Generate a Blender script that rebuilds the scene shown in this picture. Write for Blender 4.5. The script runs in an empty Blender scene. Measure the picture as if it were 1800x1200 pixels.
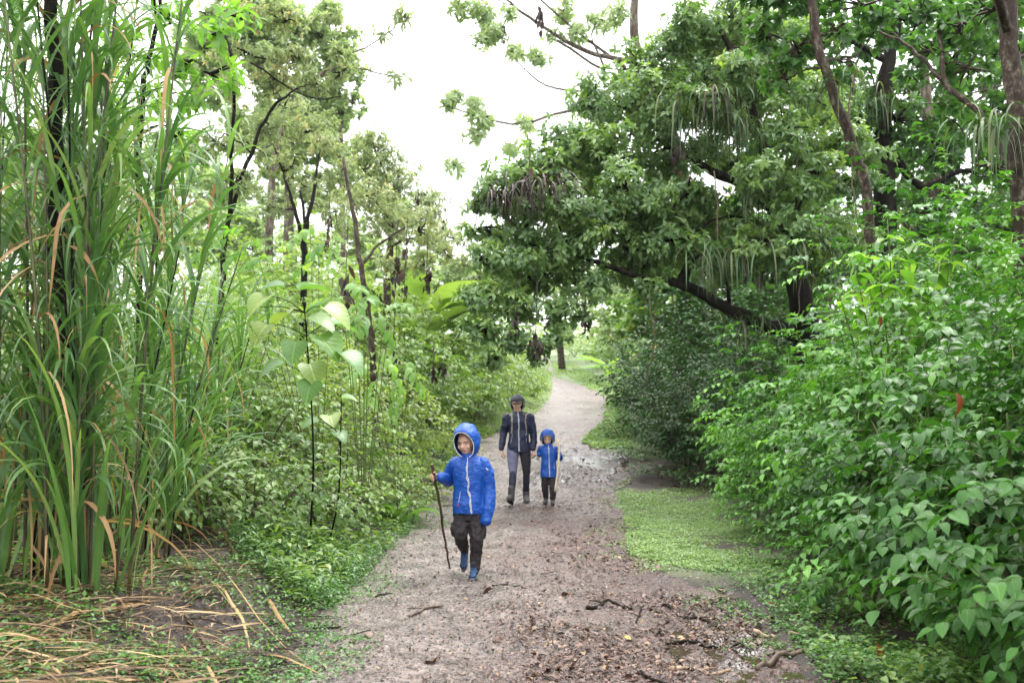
import bpy, math, random
import numpy as np
from mathutils import Vector, Matrix

# ------------------------------------------------------------------ camera, sky, sun, exposure
SC = bpy.context.scene
F = 1750.0                       # focal length in photo pixels (photo 1800 wide)
PITCH = math.atan(139.0 / F)
CAM_Z = 1.34
cd = bpy.data.cameras.new("camera"); cam = bpy.data.objects.new("camera", cd)
SC.collection.objects.link(cam); SC.camera = cam
cam.location = (0, 0, CAM_Z); cam.rotation_euler = (math.pi / 2 + PITCH, 0, 0)
cd.sensor_width = 36.0; cd.lens = 35.0; cd.clip_start = 0.05; cd.clip_end = 2000
cd.dof.use_dof = True; cd.dof.focus_distance = 7.6; cd.dof.aperture_fstop = 3.2

SUN_EL, SUN_AZ = math.radians(62), math.radians(-35)
world = bpy.data.worlds.new("World"); SC.world = world; world.use_nodes = True
wn = world.node_tree; wn.nodes.clear()
out = wn.nodes.new("ShaderNodeOutputWorld"); bg = wn.nodes.new("ShaderNodeBackground")
sky = wn.nodes.new("ShaderNodeTexSky"); sky.sky_type = 'NISHITA'; sky.sun_disc = False
sky.sun_elevation = SUN_EL; sky.sun_rotation = SUN_AZ; sky.air_density = 1.0; sky.dust_density = 4.0
mix = wn.nodes.new("ShaderNodeMixRGB"); mix.inputs[0].default_value = 0.86
mix.inputs[2].default_value = (8.6, 8.7, 8.8, 1)      # closed white cloud deck
tcw = wn.nodes.new("ShaderNodeTexCoord"); sxw = wn.nodes.new("ShaderNodeSeparateXYZ"); grw = wn.nodes.new("ShaderNodeMapRange")
wn.links.new(tcw.outputs["Generated"], sxw.inputs[0]); wn.links.new(sxw.outputs[2], grw.inputs[0]); grw.inputs[3].default_value = 4.4; grw.inputs[4].default_value = 15.5   # overcast: brighter overhead
cmw = wn.nodes.new("ShaderNodeCombineColor"); [wn.links.new(grw.outputs[0], cmw.inputs[i]) for i in range(3)]; wn.links.new(cmw.outputs[0], mix.inputs[2])
wn.links.new(sky.outputs[0], mix.inputs[1]); wn.links.new(mix.outputs[0], bg.inputs[0])
bg.inputs[1].default_value = 0.13
wn.links.new(bg.outputs[0], out.inputs[0])
sl = bpy.data.lights.new("sun", 'SUN'); so = bpy.data.objects.new("sun", sl); SC.collection.objects.link(so)
sl.energy = 1.3; sl.angle = math.radians(25); sl.color = (1.0, 0.97, 0.92)
so.rotation_euler = (math.pi / 2 - SUN_EL, 0, math.radians(180) + SUN_AZ)
so.location = (0, 0, 30)
SC.view_settings.view_transform = 'Standard'; SC.view_settings.look = 'None'
SC.view_settings.exposure = 1.62; SC.view_settings.gamma = 1.0
SC.cycles.max_bounces = 8; SC.cycles.diffuse_bounces = 4; SC.cycles.glossy_bounces = 3
SC.cycles.transmission_bounces = 5; SC.cycles.transparent_max_bounces = 4
SC.cycles.volume_bounces = 1

rng = np.random.default_rng(11); random.seed(11)
C = SC.collection
cosP, sinP = math.cos(PITCH), math.sin(PITCH)

def P(px, py, D):
    """photo pixel + distance along the road -> world point"""
    a = (np.asarray(px, float) - 900) / F; b = (600 - np.asarray(py, float)) / F
    ry = cosP - b * sinP; rz = sinP + b * cosP
    k = np.asarray(D, float) / ry
    return np.stack([a * k, D + 0 * a, CAM_Z + rz * k], -1)

# ------------------------------------------------------------------ noise
def _hash(ix, iy, s):
    h = (ix.astype(np.int64) * 374761393 + iy.astype(np.int64) * 668265263 + s * 69069) & 0xffffffff
    h = ((h ^ (h >> 13)) * 1274126177) & 0xffffffff
    return ((h ^ (h >> 16)) & 0xffff) / 65535.0
def vnoise(x, y, s=0):
    ix, iy = np.floor(x), np.floor(y); fx, fy = x - ix, y - iy
    fx = fx * fx * (3 - 2 * fx); fy = fy * fy * (3 - 2 * fy)
    a = _hash(ix, iy, s); b = _hash(ix + 1, iy, s); c = _hash(ix, iy + 1, s); d = _hash(ix + 1, iy + 1, s)
    return (a * (1 - fx) + b * fx) * (1 - fy) + (c * (1 - fx) + d * fx) * fy
def fbm(x, y, o=4, s=0):
    x = np.asarray(x, float); y = np.asarray(y, float)
    r = 0; a = 1.0; t = 0
    for i in range(o):
        r = r + a * (vnoise(x, y, s + i * 17) - .5); t += a; a *= .5; x = x * 2.03; y = y * 2.03
    return r / t * 2

# ------------------------------------------------------------------ ground profile and path edges
_py = np.array([-50, 15, 17, 20, 26, 36, 48, 56, 80, 150, 700.]); _pz = np.array([0, 0, .15, .6, 1.35, 2.15, 3.45, 4.5, 7.0, 13, 60.])
_gy = np.linspace(-50, 700, 7501); _gz = np.interp(_gy, _py, _pz)
_k = np.hanning(25); _k /= _k.sum(); _gz = np.convolve(np.pad(_gz, 12, mode='edge'), _k, 'valid')
def zc(y): return np.interp(y, _gy, _gz)
_ty = np.linspace(2.5, 60, 4000); _tz = zc(_ty) - CAM_Z
_tpy = 600 - F * ((-_ty * sinP + _tz * cosP) / (_ty * cosP + _tz * sinP))   # image row of ground at depth _ty
_o = np.argsort(_tpy)
def depth_at(py): return np.interp(py, _tpy[_o], _ty[_o])
def G(px, py):
    D = depth_at(py); p = P(px, py, D); return p[..., 0], D
LE = np.array([(420,1330),(500,1200),(545,1100),(650,1000),(700,950),(740,900),(775,850),(805,800),(850,770),(912,740),(946,722),(960,700),(968,680),(968,660),(962,645)], float)
RE = np.array([(1500,1330),(1430,1200),(1395,1150),(1350,1100),(1270,1050),(1170,1000),(1115,975),(1100,900),(1088,860),(1090,842),(1150,828),(1150,808),(1090,795),(1050,780),(1030,768),(1045,757),(1070,740),(1077,710),(1065,690),(1022,678),(982,664),(973,650)], float)
lx, ly = G(LE[:, 0], LE[:, 1]); rx_, ry_ = G(RE[:, 0], RE[:, 1])
lx = np.r_[lx[0] , lx, lx[-1] - .5]; ly = np.r_[-30, ly, 75]
rx_ = np.r_[rx_[0], rx_, rx_[-1] + .3]; ry_ = np.r_[-30, ry_, 75]
def XL(y): return np.interp(y, ly, lx) + .13 * fbm(np.asarray(y) * .9, np.asarray(y) * 0 + 3.3, 2, 21) + .07 * fbm(np.asarray(y) * 4.5, np.asarray(y) * 0 + 1.3, 3, 22)
def XR(y): return np.interp(y, ry_, rx_) + .16 * fbm(np.asarray(y) * .9, np.asarray(y) * 0 + 7.3, 2, 23) + .10 * fbm(np.asarray(y) * 4.5, np.asarray(y) * 0 + 5.3, 3, 24)
def sstep(a, b, x):
    t = np.clip((x - a) / (b - a), 0, 1); return t * t * (3 - 2 * t)
def Hn(x, y):
    x = np.asarray(x, float); y = np.asarray(y, float)
    dl = np.maximum(XL(y) - x, 0); dr = np.maximum(x - XR(y), 0)
    z = zc(y) + .20 * sstep(.05, .9, dl) + .07 * np.minimum(dl, 9) + .02 * np.minimum(dl, 60)
    z = z + .03 * dr * sstep(.5, 3, dr) * (dr < 60) + 0.03 * 60 * (dr >= 60)
    z = z + .10 * fbm(x * .9, y * .9, 3, 5) * sstep(0, 1.0, dl + dr * .4) + .03 * fbm(x * 5, y * 5, 3, 9)
    return z

# ------------------------------------------------------------------ mesh helpers
def tag(o, label=None, cat=None, group=None, kind=None):
    if label: o["label"] = label
    if cat: o["category"] = cat
    if group: o["group"] = group
    if kind: o["kind"] = kind
    return o
def empty(name, loc=(0, 0, 0)):
    o = bpy.data.objects.new(name, None); C.objects.link(o); o.location = loc; o.empty_display_size = .1
    return o
def mk(name, V, Fq, mat, parent=None, rnd=None, uv=None, smooth=True):
    """V (n,3) in world; Fq: array (m,4)/(m,3) or a list of such arrays; subtracts the parent's location"""
    V = np.asarray(V, np.float32)
    if parent is not None: V = V - np.array(parent.location[:], np.float32)
    Fl = Fq if isinstance(Fq, list) else [Fq]
    Fl = [np.asarray(f, np.int32) for f in Fl if len(f)]
    me = bpy.data.meshes.new(name)
    me.vertices.add(len(V)); me.vertices.foreach_set("co", V.ravel())
    loops = np.concatenate([f.ravel() for f in Fl]) if Fl else np.zeros(0, np.int32)
    cnt = np.concatenate([np.full(len(f), f.shape[1], np.int32) for f in Fl])
    start = np.concatenate([[0], np.cumsum(cnt)[:-1]]).astype(np.int32)
    me.loops.add(len(loops)); me.loops.foreach_set("vertex_index", loops)
    me.polygons.add(len(cnt)); me.polygons.foreach_set("loop_start", start)
    me.polygons.foreach_set("use_smooth", np.full(len(cnt), smooth, bool))
    me.update(calc_edges=True)
    if rnd is not None:
        at = me.attributes.new("rnd", 'FLOAT', 'POINT'); at.data.foreach_set("value", np.asarray(rnd, np.float32))
    if uv is not None:
        u = me.uv_layers.new(name="uv"); u.data.foreach_set("uv", np.asarray(uv, np.float32)[loops].ravel())
    if mat is not None: me.materials.append(mat)
    o = bpy.data.objects.new(name, me); C.objects.link(o)
    if parent is not None: o.parent = parent
    return o
class MB:
    def __init__(s): s.V = []; s.F4 = []; s.F3 = []; s.R = []; s.UV = []; s.n = 0
    def add(s, V, F4=None, F3=None, r=0.5, uv=None):
        V = np.asarray(V, float)
        if F4 is not None and len(F4): s.F4.append(np.asarray(F4) + s.n)
        if F3 is not None and len(F3): s.F3.append(np.asarray(F3) + s.n)
        s.V.append(V); s.R.append(np.full(len(V), r, float) if np.isscalar(r) else np.asarray(r))
        s.UV.append(np.zeros((len(V), 2)) if uv is None else uv); s.n += len(V)
        return s
    def build(s, name, mat, parent=None, smooth=True, uv=False):
        fl = ([np.concatenate(s.F4)] if s.F4 else []) + ([np.concatenate(s.F3)] if s.F3 else [])
        return mk(name, np.concatenate(s.V), fl, mat, parent, np.concatenate(s.R), np.concatenate(s.UV) if uv else None, smooth)

def norm(v): return v / np.maximum(np.linalg.norm(v, axis=-1, keepdims=True), 1e-9)
def rdir(n): return norm(rng.normal(size=(n, 3)))

# ---- leaves
def leaf_tpl(kind='ovate', ns=3, fold=.18):
    t = np.linspace(0, 1, ns + 1)
    if kind == 'ovate': w = .34 * np.sin(math.pi * np.clip(t, 0, 1) ** .75) ** .9
    elif kind == 'lance': w = .16 * np.sin(math.pi * t ** .85) ** .8
    elif kind == 'obov': w = .26 * np.sin(math.pi * t ** 1.35) ** .8
    elif kind == 'heart': w = .47 * np.sin(math.pi * np.clip(t * .93 + .07, 0, 1) ** .62) ** .75
    elif kind == 'paddle': w = .17 * np.sin(math.pi * t ** .9) ** .55
    elif kind == 'round': w = .48 * np.sin(math.pi * t ** .95) ** .6
    w = np.maximum(w, .012); w[-1] = .003
    V = []; UV = []
    for i in range(ns + 1):
        for sx in (-1, 0, 1):
            V.append((sx * w[i], t[i], abs(sx) * w[i] * fold * 2)); UV.append((.5 + .5 * sx * w[i] / .5, t[i]))
    Fq = []
    for i in range(ns):
        a = i * 3; Fq += [(a, a + 1, a + 4, a + 3), (a + 1, a + 2, a + 5, a + 4)]
    return np.array(V), np.array(Fq), np.array(UV)
TP = {}
def tpl(k, ns=3, fold=.18):
    if (k, ns, fold) not in TP: TP[(k, ns, fold)] = leaf_tpl(k, ns, fold)
    return TP[(k, ns, fold)]
def leaves(mb, tp, pos, axis, nrm, L, droop=.2, rnd=None, wr=1.0):
    n = len(pos)
    if n == 0: return
    V, Fq, UV = tp; m = len(V)
    A = norm(axis); X = norm(np.cross(A, nrm)); N = np.cross(X, A)
    L = np.broadcast_to(L, (n,)); droop = np.broadcast_to(droop, (n,)); wr = np.broadcast_to(wr, (n,))
    vx = V[None, :, 0] * (L * wr)[:, None]
    vy = V[None, :, 1] * L[:, None] * (1 - .25 * droop[:, None] * V[None, :, 1])
    vz = V[None, :, 2] * L[:, None] - droop[:, None] * L[:, None] * V[None, :, 1] ** 2
    W = pos[:, None, :] + vx[..., None] * X[:, None] + vy[..., None] * A[:, None] + vz[..., None] * N[:, None]
    idx = (np.arange(n) * m)[:, None, None] + Fq[None]
    if rnd is None: rnd = rng.random(n)
    mb.add(W.reshape(-1, 3), idx.reshape(-1, 4), r=np.repeat(rnd, m), uv=np.tile(UV, (n, 1)))
# ---- long blades: direction bends towards the ground along the length
def ribbons(mb, base, az, el, L, W, bend, ns=9, rnd=None, taper='cane', fold=.25, twist=0., pw=1.5):
    n = len(base)
    if n == 0: return
    b = lambda q: np.broadcast_to(q, (n,)).astype(float)
    az, el, L, W, bend, twist = map(b, (az, el, L, W, bend, twist))
    t = np.linspace(0, 1, ns + 1)
    e = el[:, None] - bend[:, None] * t[None] ** pw
    e = np.maximum(e, -1.5)
    h = np.stack([np.cos(az), np.sin(az), 0 * az], -1)
    d = np.cos(e)[..., None] * h[:, None] + np.sin(e)[..., None] * np.array([0, 0, 1.])
    step = (L / ns)[:, None, None] * (d[:, :-1] + d[:, 1:]) / 2
    p = np.concatenate([base[:, None], base[:, None] + np.cumsum(step, 1)], 1)
    side = np.stack([-np.sin(az), np.cos(az), 0 * az], -1)[:, None] + 0 * d
    nr = np.cross(side, d)
    tw = twist[:, None] * t[None]
    s2 = side * np.cos(tw)[..., None] + nr * np.sin(tw)[..., None]; n2 = np.cross(s2, d)
    if taper == 'cane': w = np.minimum(1, .35 + 3.2 * t) * (1 - t ** 2.6) + .02
    else: w = np.sin(math.pi * (t * .92 + .06)) ** .7
    w = W[:, None] * w[None] * .5
    R = np.stack([p - s2 * w[..., None] - n2 * (w * fold)[..., None], p, p + s2 * w[..., None] - n2 * (w * fold)[..., None]], 2)
    m = (ns + 1) * 3
    Fq = np.array([(3 * i + j, 3 * i + j + 1, 3 * i + j + 4, 3 * i + j + 3) for i in range(ns) for j in (0, 1)])
    uv1 = np.array([(u, tt) for tt in t for u in (0, .5, 1)])
    if rnd is None: rnd = rng.random(n)
    mb.add(R.reshape(-1, 3), ((np.arange(n) * m)[:, None, None] + Fq[None]).reshape(-1, 4), r=np.repeat(b(rnd), m), uv=np.tile(uv1, (n, 1)))
    return p
# ---- tubes
def smooth_line(pts, k=4):
    pts = np.asarray(pts, float)
    if len(pts) < 3 or k <= 1: return pts
    n = len(pts); q = np.vstack([2 * pts[0] - pts[1], pts, 2 * pts[-1] - pts[-2]]); o = []
    for i in range(1, n):
        p0, p1, p2, p3 = q[i - 1], q[i], q[i + 1], q[i + 2]
        for j in range(k):
            t = j / k
            o.append(.5 * (2 * p1 + (p2 - p0) * t + (2 * p0 - 5 * p1 + 4 * p2 - p3) * t * t + (3 * p1 - p0 - 3 * p2 + p3) * t ** 3))
    o.append(pts[-1]); return np.array(o)
def tube(mb, pts, rad, sides=7, rnd=.5, rough=0.0, cap=True):
    pts = np.asarray(pts, float); n = len(pts)
    rad = np.interp(np.linspace(0, 1, n), np.linspace(0, 1, np.size(rad)), np.atleast_1d(rad)) if np.size(rad) > 1 else np.full(n, float(rad))
    T = norm(np.gradient(pts, axis=0)); ref = np.array([0, 0, 1.]) if abs(T[0, 2]) < .8 else np.array([1., 0, 0])
    U = norm(np.cross(T, ref)); Wv = np.cross(T, U)
    a = np.linspace(0, 2 * math.pi, sides, endpoint=False)
    rr = rad[:, None] * (1 + rough * rng.uniform(-1, 1, (n, sides)))
    R = pts[:, None] + rr[..., None] * (np.cos(a)[None, :, None] * U[:, None] + np.sin(a)[None, :, None] * Wv[:, None])
    i = np.arange(n - 1)[:, None] * sides; j = np.arange(sides)[None]; j2 = (j + 1) % sides
    Fq = np.stack([i + j, i + j2, i + sides + j2, i + sides + j], -1).reshape(-1, 4)
    V = R.reshape(-1, 3); F3 = None
    if cap:
        V = np.vstack([V, pts[0], pts[-1]]); c0, c1 = n * sides, n * sides + 1
        F3 = [(c0, (k + 1) % sides, k) for k in range(sides)] + [(c1, (n - 1) * sides + k, (n - 1) * sides + (k + 1) % sides) for k in range(sides)]
    vv = np.repeat(np.linspace(0, 1, n), sides); uu = np.tile(a / 6.2832, n); uv = np.stack([uu, vv], -1)
    if cap: uv = np.vstack([uv, [0, 0], [0, 1]])
    mb.add(V, Fq, F3, rnd, uv)

# ------------------------------------------------------------------ materials
def new_mat(name):
    m = bpy.data.materials.new(name); m.use_nodes = True; nt = m.node_tree
    return m, nt, nt.nodes["Principled BSDF"], nt.nodes["Material Output"]
def ramp(nt, cols, pos=None):
    r = nt.nodes.new("ShaderNodeValToRGB"); el = r.color_ramp.elements
    pos = pos or [i / max(1, len(cols) - 1) for i in range(len(cols))]
    while len(el) < len(cols): el.new(.5)
    for e, c, p in zip(el, cols, pos): e.position = p; e.color = (*c, 1)
    return r
def leafmat(name, cols, pos=None, rough=.38, trans=.3, tcol=(1.25, 1.3, .55), spec=.5, vein=0, streak=0):
    m, nt, bs, outn = new_mat(name); N = nt.nodes.new; Lk = nt.links.new
    at = N("ShaderNodeAttribute"); at.attribute_name = "rnd"
    r = ramp(nt, cols, pos); Lk(at.outputs["Fac"], r.inputs[0]); col = r.outputs[0]
    geo = N("ShaderNodeNewGeometry")
    no = N("ShaderNodeTexNoise"); no.inputs["Scale"].default_value = 9; no.inputs["Detail"].default_value = 3
    Lk(geo.outputs["Position"], no.inputs["Vector"])
    mr = N("ShaderNodeMapRange"); mr.inputs[3].default_value = .72; mr.inputs[4].default_value = 1.28; Lk(no.outputs[0], mr.inputs[0])
    mu = N("ShaderNodeMixRGB"); mu.blend_type = 'MULTIPLY'; mu.inputs[0].default_value = 1; Lk(col, mu.inputs[1]); Lk(mr.outputs[0], mu.inputs[2]); col = mu.outputs[0]
    if vein or streak:
        uv = N("ShaderNodeUVMap"); sx = N("ShaderNodeSeparateXYZ"); Lk(uv.outputs[0], sx.inputs[0])
        s1 = N("ShaderNodeMath"); s1.operation = 'SUBTRACT'; Lk(sx.outputs[0], s1.inputs[0]); s1.inputs[1].default_value = .5
        ab = N("ShaderNodeMath"); ab.operation = 'ABSOLUTE'; Lk(s1.outputs[0], ab.inputs[0])
        if vein:
            ma = N("ShaderNodeMath"); ma.operation = 'MULTIPLY_ADD'; Lk(ab.outputs[0], ma.inputs[0]); ma.inputs[1].default_value = -1.1; Lk(sx.outputs[1], ma.inputs[2])
            sc = N("ShaderNodeMath"); sc.operation = 'MULTIPLY'; Lk(ma.outputs[0], sc.inputs[0]); sc.inputs[1].default_value = vein
        else:
            sc = N("ShaderNodeMath"); sc.operation = 'MULTIPLY'; Lk(ab.outputs[0], sc.inputs[0]); sc.inputs[1].default_value = streak
        sn = N("ShaderNodeMath"); sn.operation = 'SINE'; Lk(sc.outputs[0], sn.inputs[0])
        mid = N("ShaderNodeMapRange"); mid.inputs[1].default_value = .0; mid.inputs[2].default_value = .035; mid.inputs[3].default_value = 1; mid.inputs[4].default_value = 0
        Lk(ab.outputs[0], mid.inputs[0])
        vr = N("ShaderNodeMapRange"); vr.inputs[1].default_value = .75; vr.inputs[2].default_value = 1; vr.inputs[4].default_value = .35; Lk(sn.outputs[0], vr.inputs[0])
        mx = N("ShaderNodeMath"); mx.operation = 'MAXIMUM'; Lk(vr.outputs[0], mx.inputs[0]); Lk(mid.outputs[0], mx.inputs[1])
        lt = N("ShaderNodeMixRGB"); lt.blend_type = 'MIX'; Lk(mx.outputs[0], lt.inputs[0]); Lk(col, lt.inputs[1])
        li = N("ShaderNodeMixRGB"); li.blend_type = 'MULTIPLY'; li.inputs[0].default_value = 1; Lk(col, li.inputs[1]); li.inputs[2].default_value = (1.9, 1.6, 1.7, 1)
        Lk(li.outputs[0], lt.inputs[2]); col = lt.outputs[0]
        bp = N("ShaderNodeBump"); bp.inputs["Strength"].default_value = .5; bp.inputs["Distance"].default_value = .004; bp.invert = True
        Lk(mx.outputs[0], bp.inputs["Height"]); Lk(bp.outputs[0], bs.inputs["Normal"])
    Lk(col, bs.inputs["Base Color"]); bs.inputs["Roughness"].default_value = rough
    bs.inputs["Specular IOR Level"].default_value = spec
    if trans:
        tr = N("ShaderNodeBsdfTranslucent"); tm = N("ShaderNodeMixRGB"); tm.blend_type = 'MULTIPLY'; tm.inputs[0].default_value = 1
        Lk(col, tm.inputs[1]); tm.inputs[2].default_value = (*[c * 1.3 for c in tcol], 1); Lk(tm.outputs[0], tr.inputs[0])
        ms = N("ShaderNodeMixShader"); ms.inputs[0].default_value = trans; Lk(bs.outputs[0], ms.inputs[1]); Lk(tr.outputs[0], ms.inputs[2]); Lk(ms.outputs[0], outn.inputs[0])
    return m
def noisemat(name, cols, pos=None, scale=8, rough=.7, bump=.4, dist=.01, stretch=(1, 1, 1), detail=6, spec=.5, rrange=None):
    m, nt, bs, outn = new_mat(name); N = nt.nodes.new; Lk = nt.links.new
    tc = N("ShaderNodeTexCoord"); mp = N("ShaderNodeMapping"); mp.inputs["Scale"].default_value = stretch
    Lk(tc.outputs["Object"], mp.inputs[0]); no = N("ShaderNodeTexNoise"); no.inputs["Scale"].default_value = scale; no.inputs["Detail"].default_value = detail; no.inputs["Roughness"].default_value = .65
    Lk(mp.outputs[0], no.inputs["Vector"]); r = ramp(nt, cols, pos or [.3 + .4 * i / max(1, len(cols) - 1) for i in range(len(cols))]); Lk(no.outputs[0], r.inputs[0])
    Lk(r.outputs[0], bs.inputs["Base Color"]); bs.inputs["Roughness"].default_value = rough; bs.inputs["Specular IOR Level"].default_value = spec
    if bump:
        b = N("ShaderNodeBump"); b.inputs["Strength"].default_value = bump; b.inputs["Distance"].default_value = dist; Lk(no.outputs[0], b.inputs["Height"]); Lk(b.outputs[0], bs.inputs["Normal"])
    return m
M = {}
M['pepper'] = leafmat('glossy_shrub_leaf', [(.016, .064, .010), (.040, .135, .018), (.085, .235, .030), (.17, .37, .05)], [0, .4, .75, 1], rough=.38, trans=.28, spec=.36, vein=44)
M['bright'] = leafmat('bright_leaf', [(.08, .19, .035), (.13, .27, .05), (.20, .34, .07)], rough=.42, trans=.5)
M['arch'] = leafmat('arching_tree_leaf', [(.075, .145, .052), (.125, .215, .08), (.185, .285, .11), (.24, .34, .10)], [0, .45, .8, 1], rough=.36, trans=.38, spec=.6)
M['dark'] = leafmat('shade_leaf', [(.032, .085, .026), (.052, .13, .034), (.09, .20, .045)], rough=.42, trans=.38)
M['deep'] = leafmat('painted_shade_leaf', [(.012, .048, .010), (.024, .080, .016), (.05, .14, .024)], rough=.5, trans=.2, spec=.25)  # shade under the arching crown is put into this leaf colour
M['olive'] = leafmat('olive_leaf', [(.15, .20, .095), (.23, .285, .135), (.32, .36, .18), (.38, .30, .15)], [0, .5, .93, 1], rough=.5, trans=.42, tcol=(1.1, 1.15, .8))
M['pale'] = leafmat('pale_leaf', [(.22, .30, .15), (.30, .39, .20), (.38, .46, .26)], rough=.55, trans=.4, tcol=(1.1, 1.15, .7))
M['fern'] = leafmat('undergrowth_leaf', [(.055, .12, .025), (.105, .195, .042), (.17, .275, .065), (.26, .30, .09)], [0, .45, .88, 1], rough=.42, trans=.35)
M['herb'] = leafmat('herb_leaf', [(.115, .20, .055), (.19, .285, .08), (.29, .37, .125)], rough=.45, trans=.35)
M['cover'] = leafmat('creeping_leaf', [(.035, .11, .025), (.07, .17, .035), (.11, .23, .05)], rough=.42, trans=.3)
M['clover'] = leafmat('clover_leaf', [(.12, .20, .07), (.18, .28, .10), (.26, .36, .15)], rough=.5, trans=.3)
M['cane'] = leafmat('cane_leaf', [(.045, .12, .035), (.08, .18, .05), (.13, .25, .07), (.22, .32, .10)], [0, .45, .85, 1], rough=.33, trans=.3, streak=60)
M['dry'] = leafmat('dry_cane_leaf', [(.20, .11, .045), (.36, .235, .10), (.50, .37, .18), (.10, .055, .03)], [0, .4, .8, 1], rough=.6, trans=.2, tcol=(1.2, 1, .6), streak=50)
M['straw'] = leafmat('old_straw', [(.06, .034, .018), (.16, .095, .045), (.30, .20, .095), (.46, .35, .19)], [0, .4, .8, 1], rough=.65, trans=.1, tcol=(1.2, 1, .6))
M['brown'] = leafmat('dead_leaf', [(.012, .007, .005), (.028, .015, .010), (.065, .032, .02)], rough=.6, trans=.1, tcol=(1.2, 1, .6))
M['litter'] = leafmat('fallen_leaf', [(.020, .011, .009), (.050, .026, .019), (.09, .046, .034), (.16, .088, .058), (.32, .21, .10)], [0, .35, .65, .9, 1], rough=.5, trans=.08, tcol=(1.1, 1, .7))
M['yellow'] = leafmat('yellowed_leaf', [(.48, .40, .06), (.55, .35, .05)], rough=.5, trans=.25, tcol=(1.2, 1, .5))
M['orange'] = leafmat('orange_dead_leaf', [(.22, .06, .02), (.16, .045, .02)], rough=.5, trans=.15, tcol=(1.2, .9, .5))
M['heart'] = leafmat('heart_leaf', [(.07, .17, .045), (.12, .25, .06), (.25, .34, .09)], rough=.36, trans=.35, vein=30)
M['epi'] = leafmat('strap_leaf', [(.03, .08, .03), (.06, .13, .045), (.13, .15, .06)], rough=.45, trans=.25, streak=40)
M['bark'] = noisemat('bark', spec=.2, cols=[(.035, .026, .02), (.11, .085, .065), (.26, .24, .2)], pos=[.35, .55, .72], scale=14, stretch=(1, 1, .25), bump=.8, dist=.02)
M['barkd'] = noisemat('dark_bark', spec=.15, rough=.85, cols=[(.003, .0025, .002), (.010, .008, .006), (.028, .026, .016)], pos=[.35, .55, .75], scale=10, stretch=(1, 1, .3), bump=.8, dist=.02)
M['barkm'] = noisemat('mottled_bark', spec=.2, cols=[(.012, .008, .006), (.045, .030, .020), (.17, .16, .125)], pos=[.36, .54, .72], scale=18, stretch=(1, 1, .6), bump=.7, dist=.015)
M['twig'] = noisemat('twig_bark', [(.05, .035, .025), (.14, .10, .07)], scale=25, bump=.3, dist=.004)
M['stem'] = noisemat('green_stem', [(.05, .07, .02), (.12, .15, .05)], scale=20, bump=.2, dist=.003)
M['stalk'] = noisemat('cane_stalk', [(.014, .010, .006), (.055, .05, .018), (.13, .15, .045)], [.32, .5, .68], scale=6, stretch=(1, 1, .5), rough=.45, bump=.2, dist=.004)
M['spike'] = noisemat('flower_spike', [(.30, .34, .14), (.42, .42, .22)], scale=30, bump=0)

# ------------------------------------------------------------------ ground, path, puddles
def grass_mask(x, y):
    """1 where short bright grass grows: right verge and the far lawn"""
    r = x - XR(y)
    a = sstep(-.55, .45, r) * (1 - sstep(1.05, 2.0, r)) * sstep(7.9, 10.2, y) * (1 - sstep(16.2, 17.6, y))
    b = sstep(-.3, .1, r) * (1 - sstep(1.4, 2.4, r)) * sstep(19.5, 21, y)
    l = XL(y) - x
    c = sstep(-.3, .1, l) * (1 - sstep(.5, 1.4, l)) * sstep(17, 20, y)
    n = fbm(x * 1.3, y * .8, 4, 31)
    return np.clip(np.maximum(np.maximum(a, b), c) * (1.15 + 2.2 * n), 0, 1)
ys = np.r_[np.linspace(-8, 2, 25)[:-1], 2 + (np.exp(np.linspace(0, 1, 560) ** 1.0 * math.log(400)) - 1) / 399 * 598]
ss = np.linspace(-1, 1, 420); ss = np.sign(ss) * np.abs(ss) ** 1.25
Y = ys[:, None] + 0 * ss[None]; X = ss[None] * (7 + np.maximum(Y, 0) * 1.15)
Zg = Hn(X, Y) - .09 * sstep(0, .22, np.minimum(X - XL(Y), XR(Y) - X)) * (Y < 70)
nr, ncx = X.shape; ii = np.arange(nr - 1)[:, None] * ncx + np.arange(ncx - 1)[None]
m, nt, bs, outn = new_mat("bank_soil"); N = nt.nodes.new; Lk = nt.links.new
tc = N("ShaderNodeTexCoord"); n1 = N("ShaderNodeTexNoise"); n1.inputs["Scale"].default_value = 3; n1.inputs["Detail"].default_value = 9; n1.inputs["Roughness"].default_value = .7
Lk(tc.outputs["Object"], n1.inputs["Vector"]); r1 = ramp(nt, [(.008, .005, .004), (.020, .012, .009), (.06, .038, .025), (.03, .045, .015)], [.3, .48, .6, .72]); Lk(n1.outputs[0], r1.inputs[0])
n2 = N("ShaderNodeTexNoise"); n2.inputs["Scale"].default_value = 40; n2.inputs["Detail"].default_value = 5; Lk(tc.outputs["Object"], n2.inputs["Vector"])
r2 = ramp(nt, [(.06, .09, .035), (.14, .20, .075)], [.35, .65]); Lk(n2.outputs[0], r2.inputs[0])
at = N("ShaderNodeAttribute"); at.attribute_name = "rnd"; mg = N("ShaderNodeMixRGB"); Lk(at.outputs["Fac"], mg.inputs[0]); Lk(r1.outputs[0], mg.inputs[1]); Lk(r2.outputs[0], mg.inputs[2]); Lk(mg.outputs[0], bs.inputs["Base Color"])
bs.inputs["Roughness"].default_value = .75; b1 = N("ShaderNodeBump"); b1.inputs["Distance"].default_value = .03; b1.inputs["Strength"].default_value = .8; Lk(n2.outputs[0], b1.inputs["Height"]); Lk(b1.outputs[0], bs.inputs["Normal"])
far = sstep(24, 40, Y)
g = mk("ground", np.stack([X, Y, Zg], -1).reshape(-1, 3), np.stack([ii, ii + 1, ii + ncx + 1, ii + ncx], -1).reshape(-1, 4), m, rnd=np.maximum(grass_mask(X, Y), far).ravel())
tag(g, kind="structure")

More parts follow.
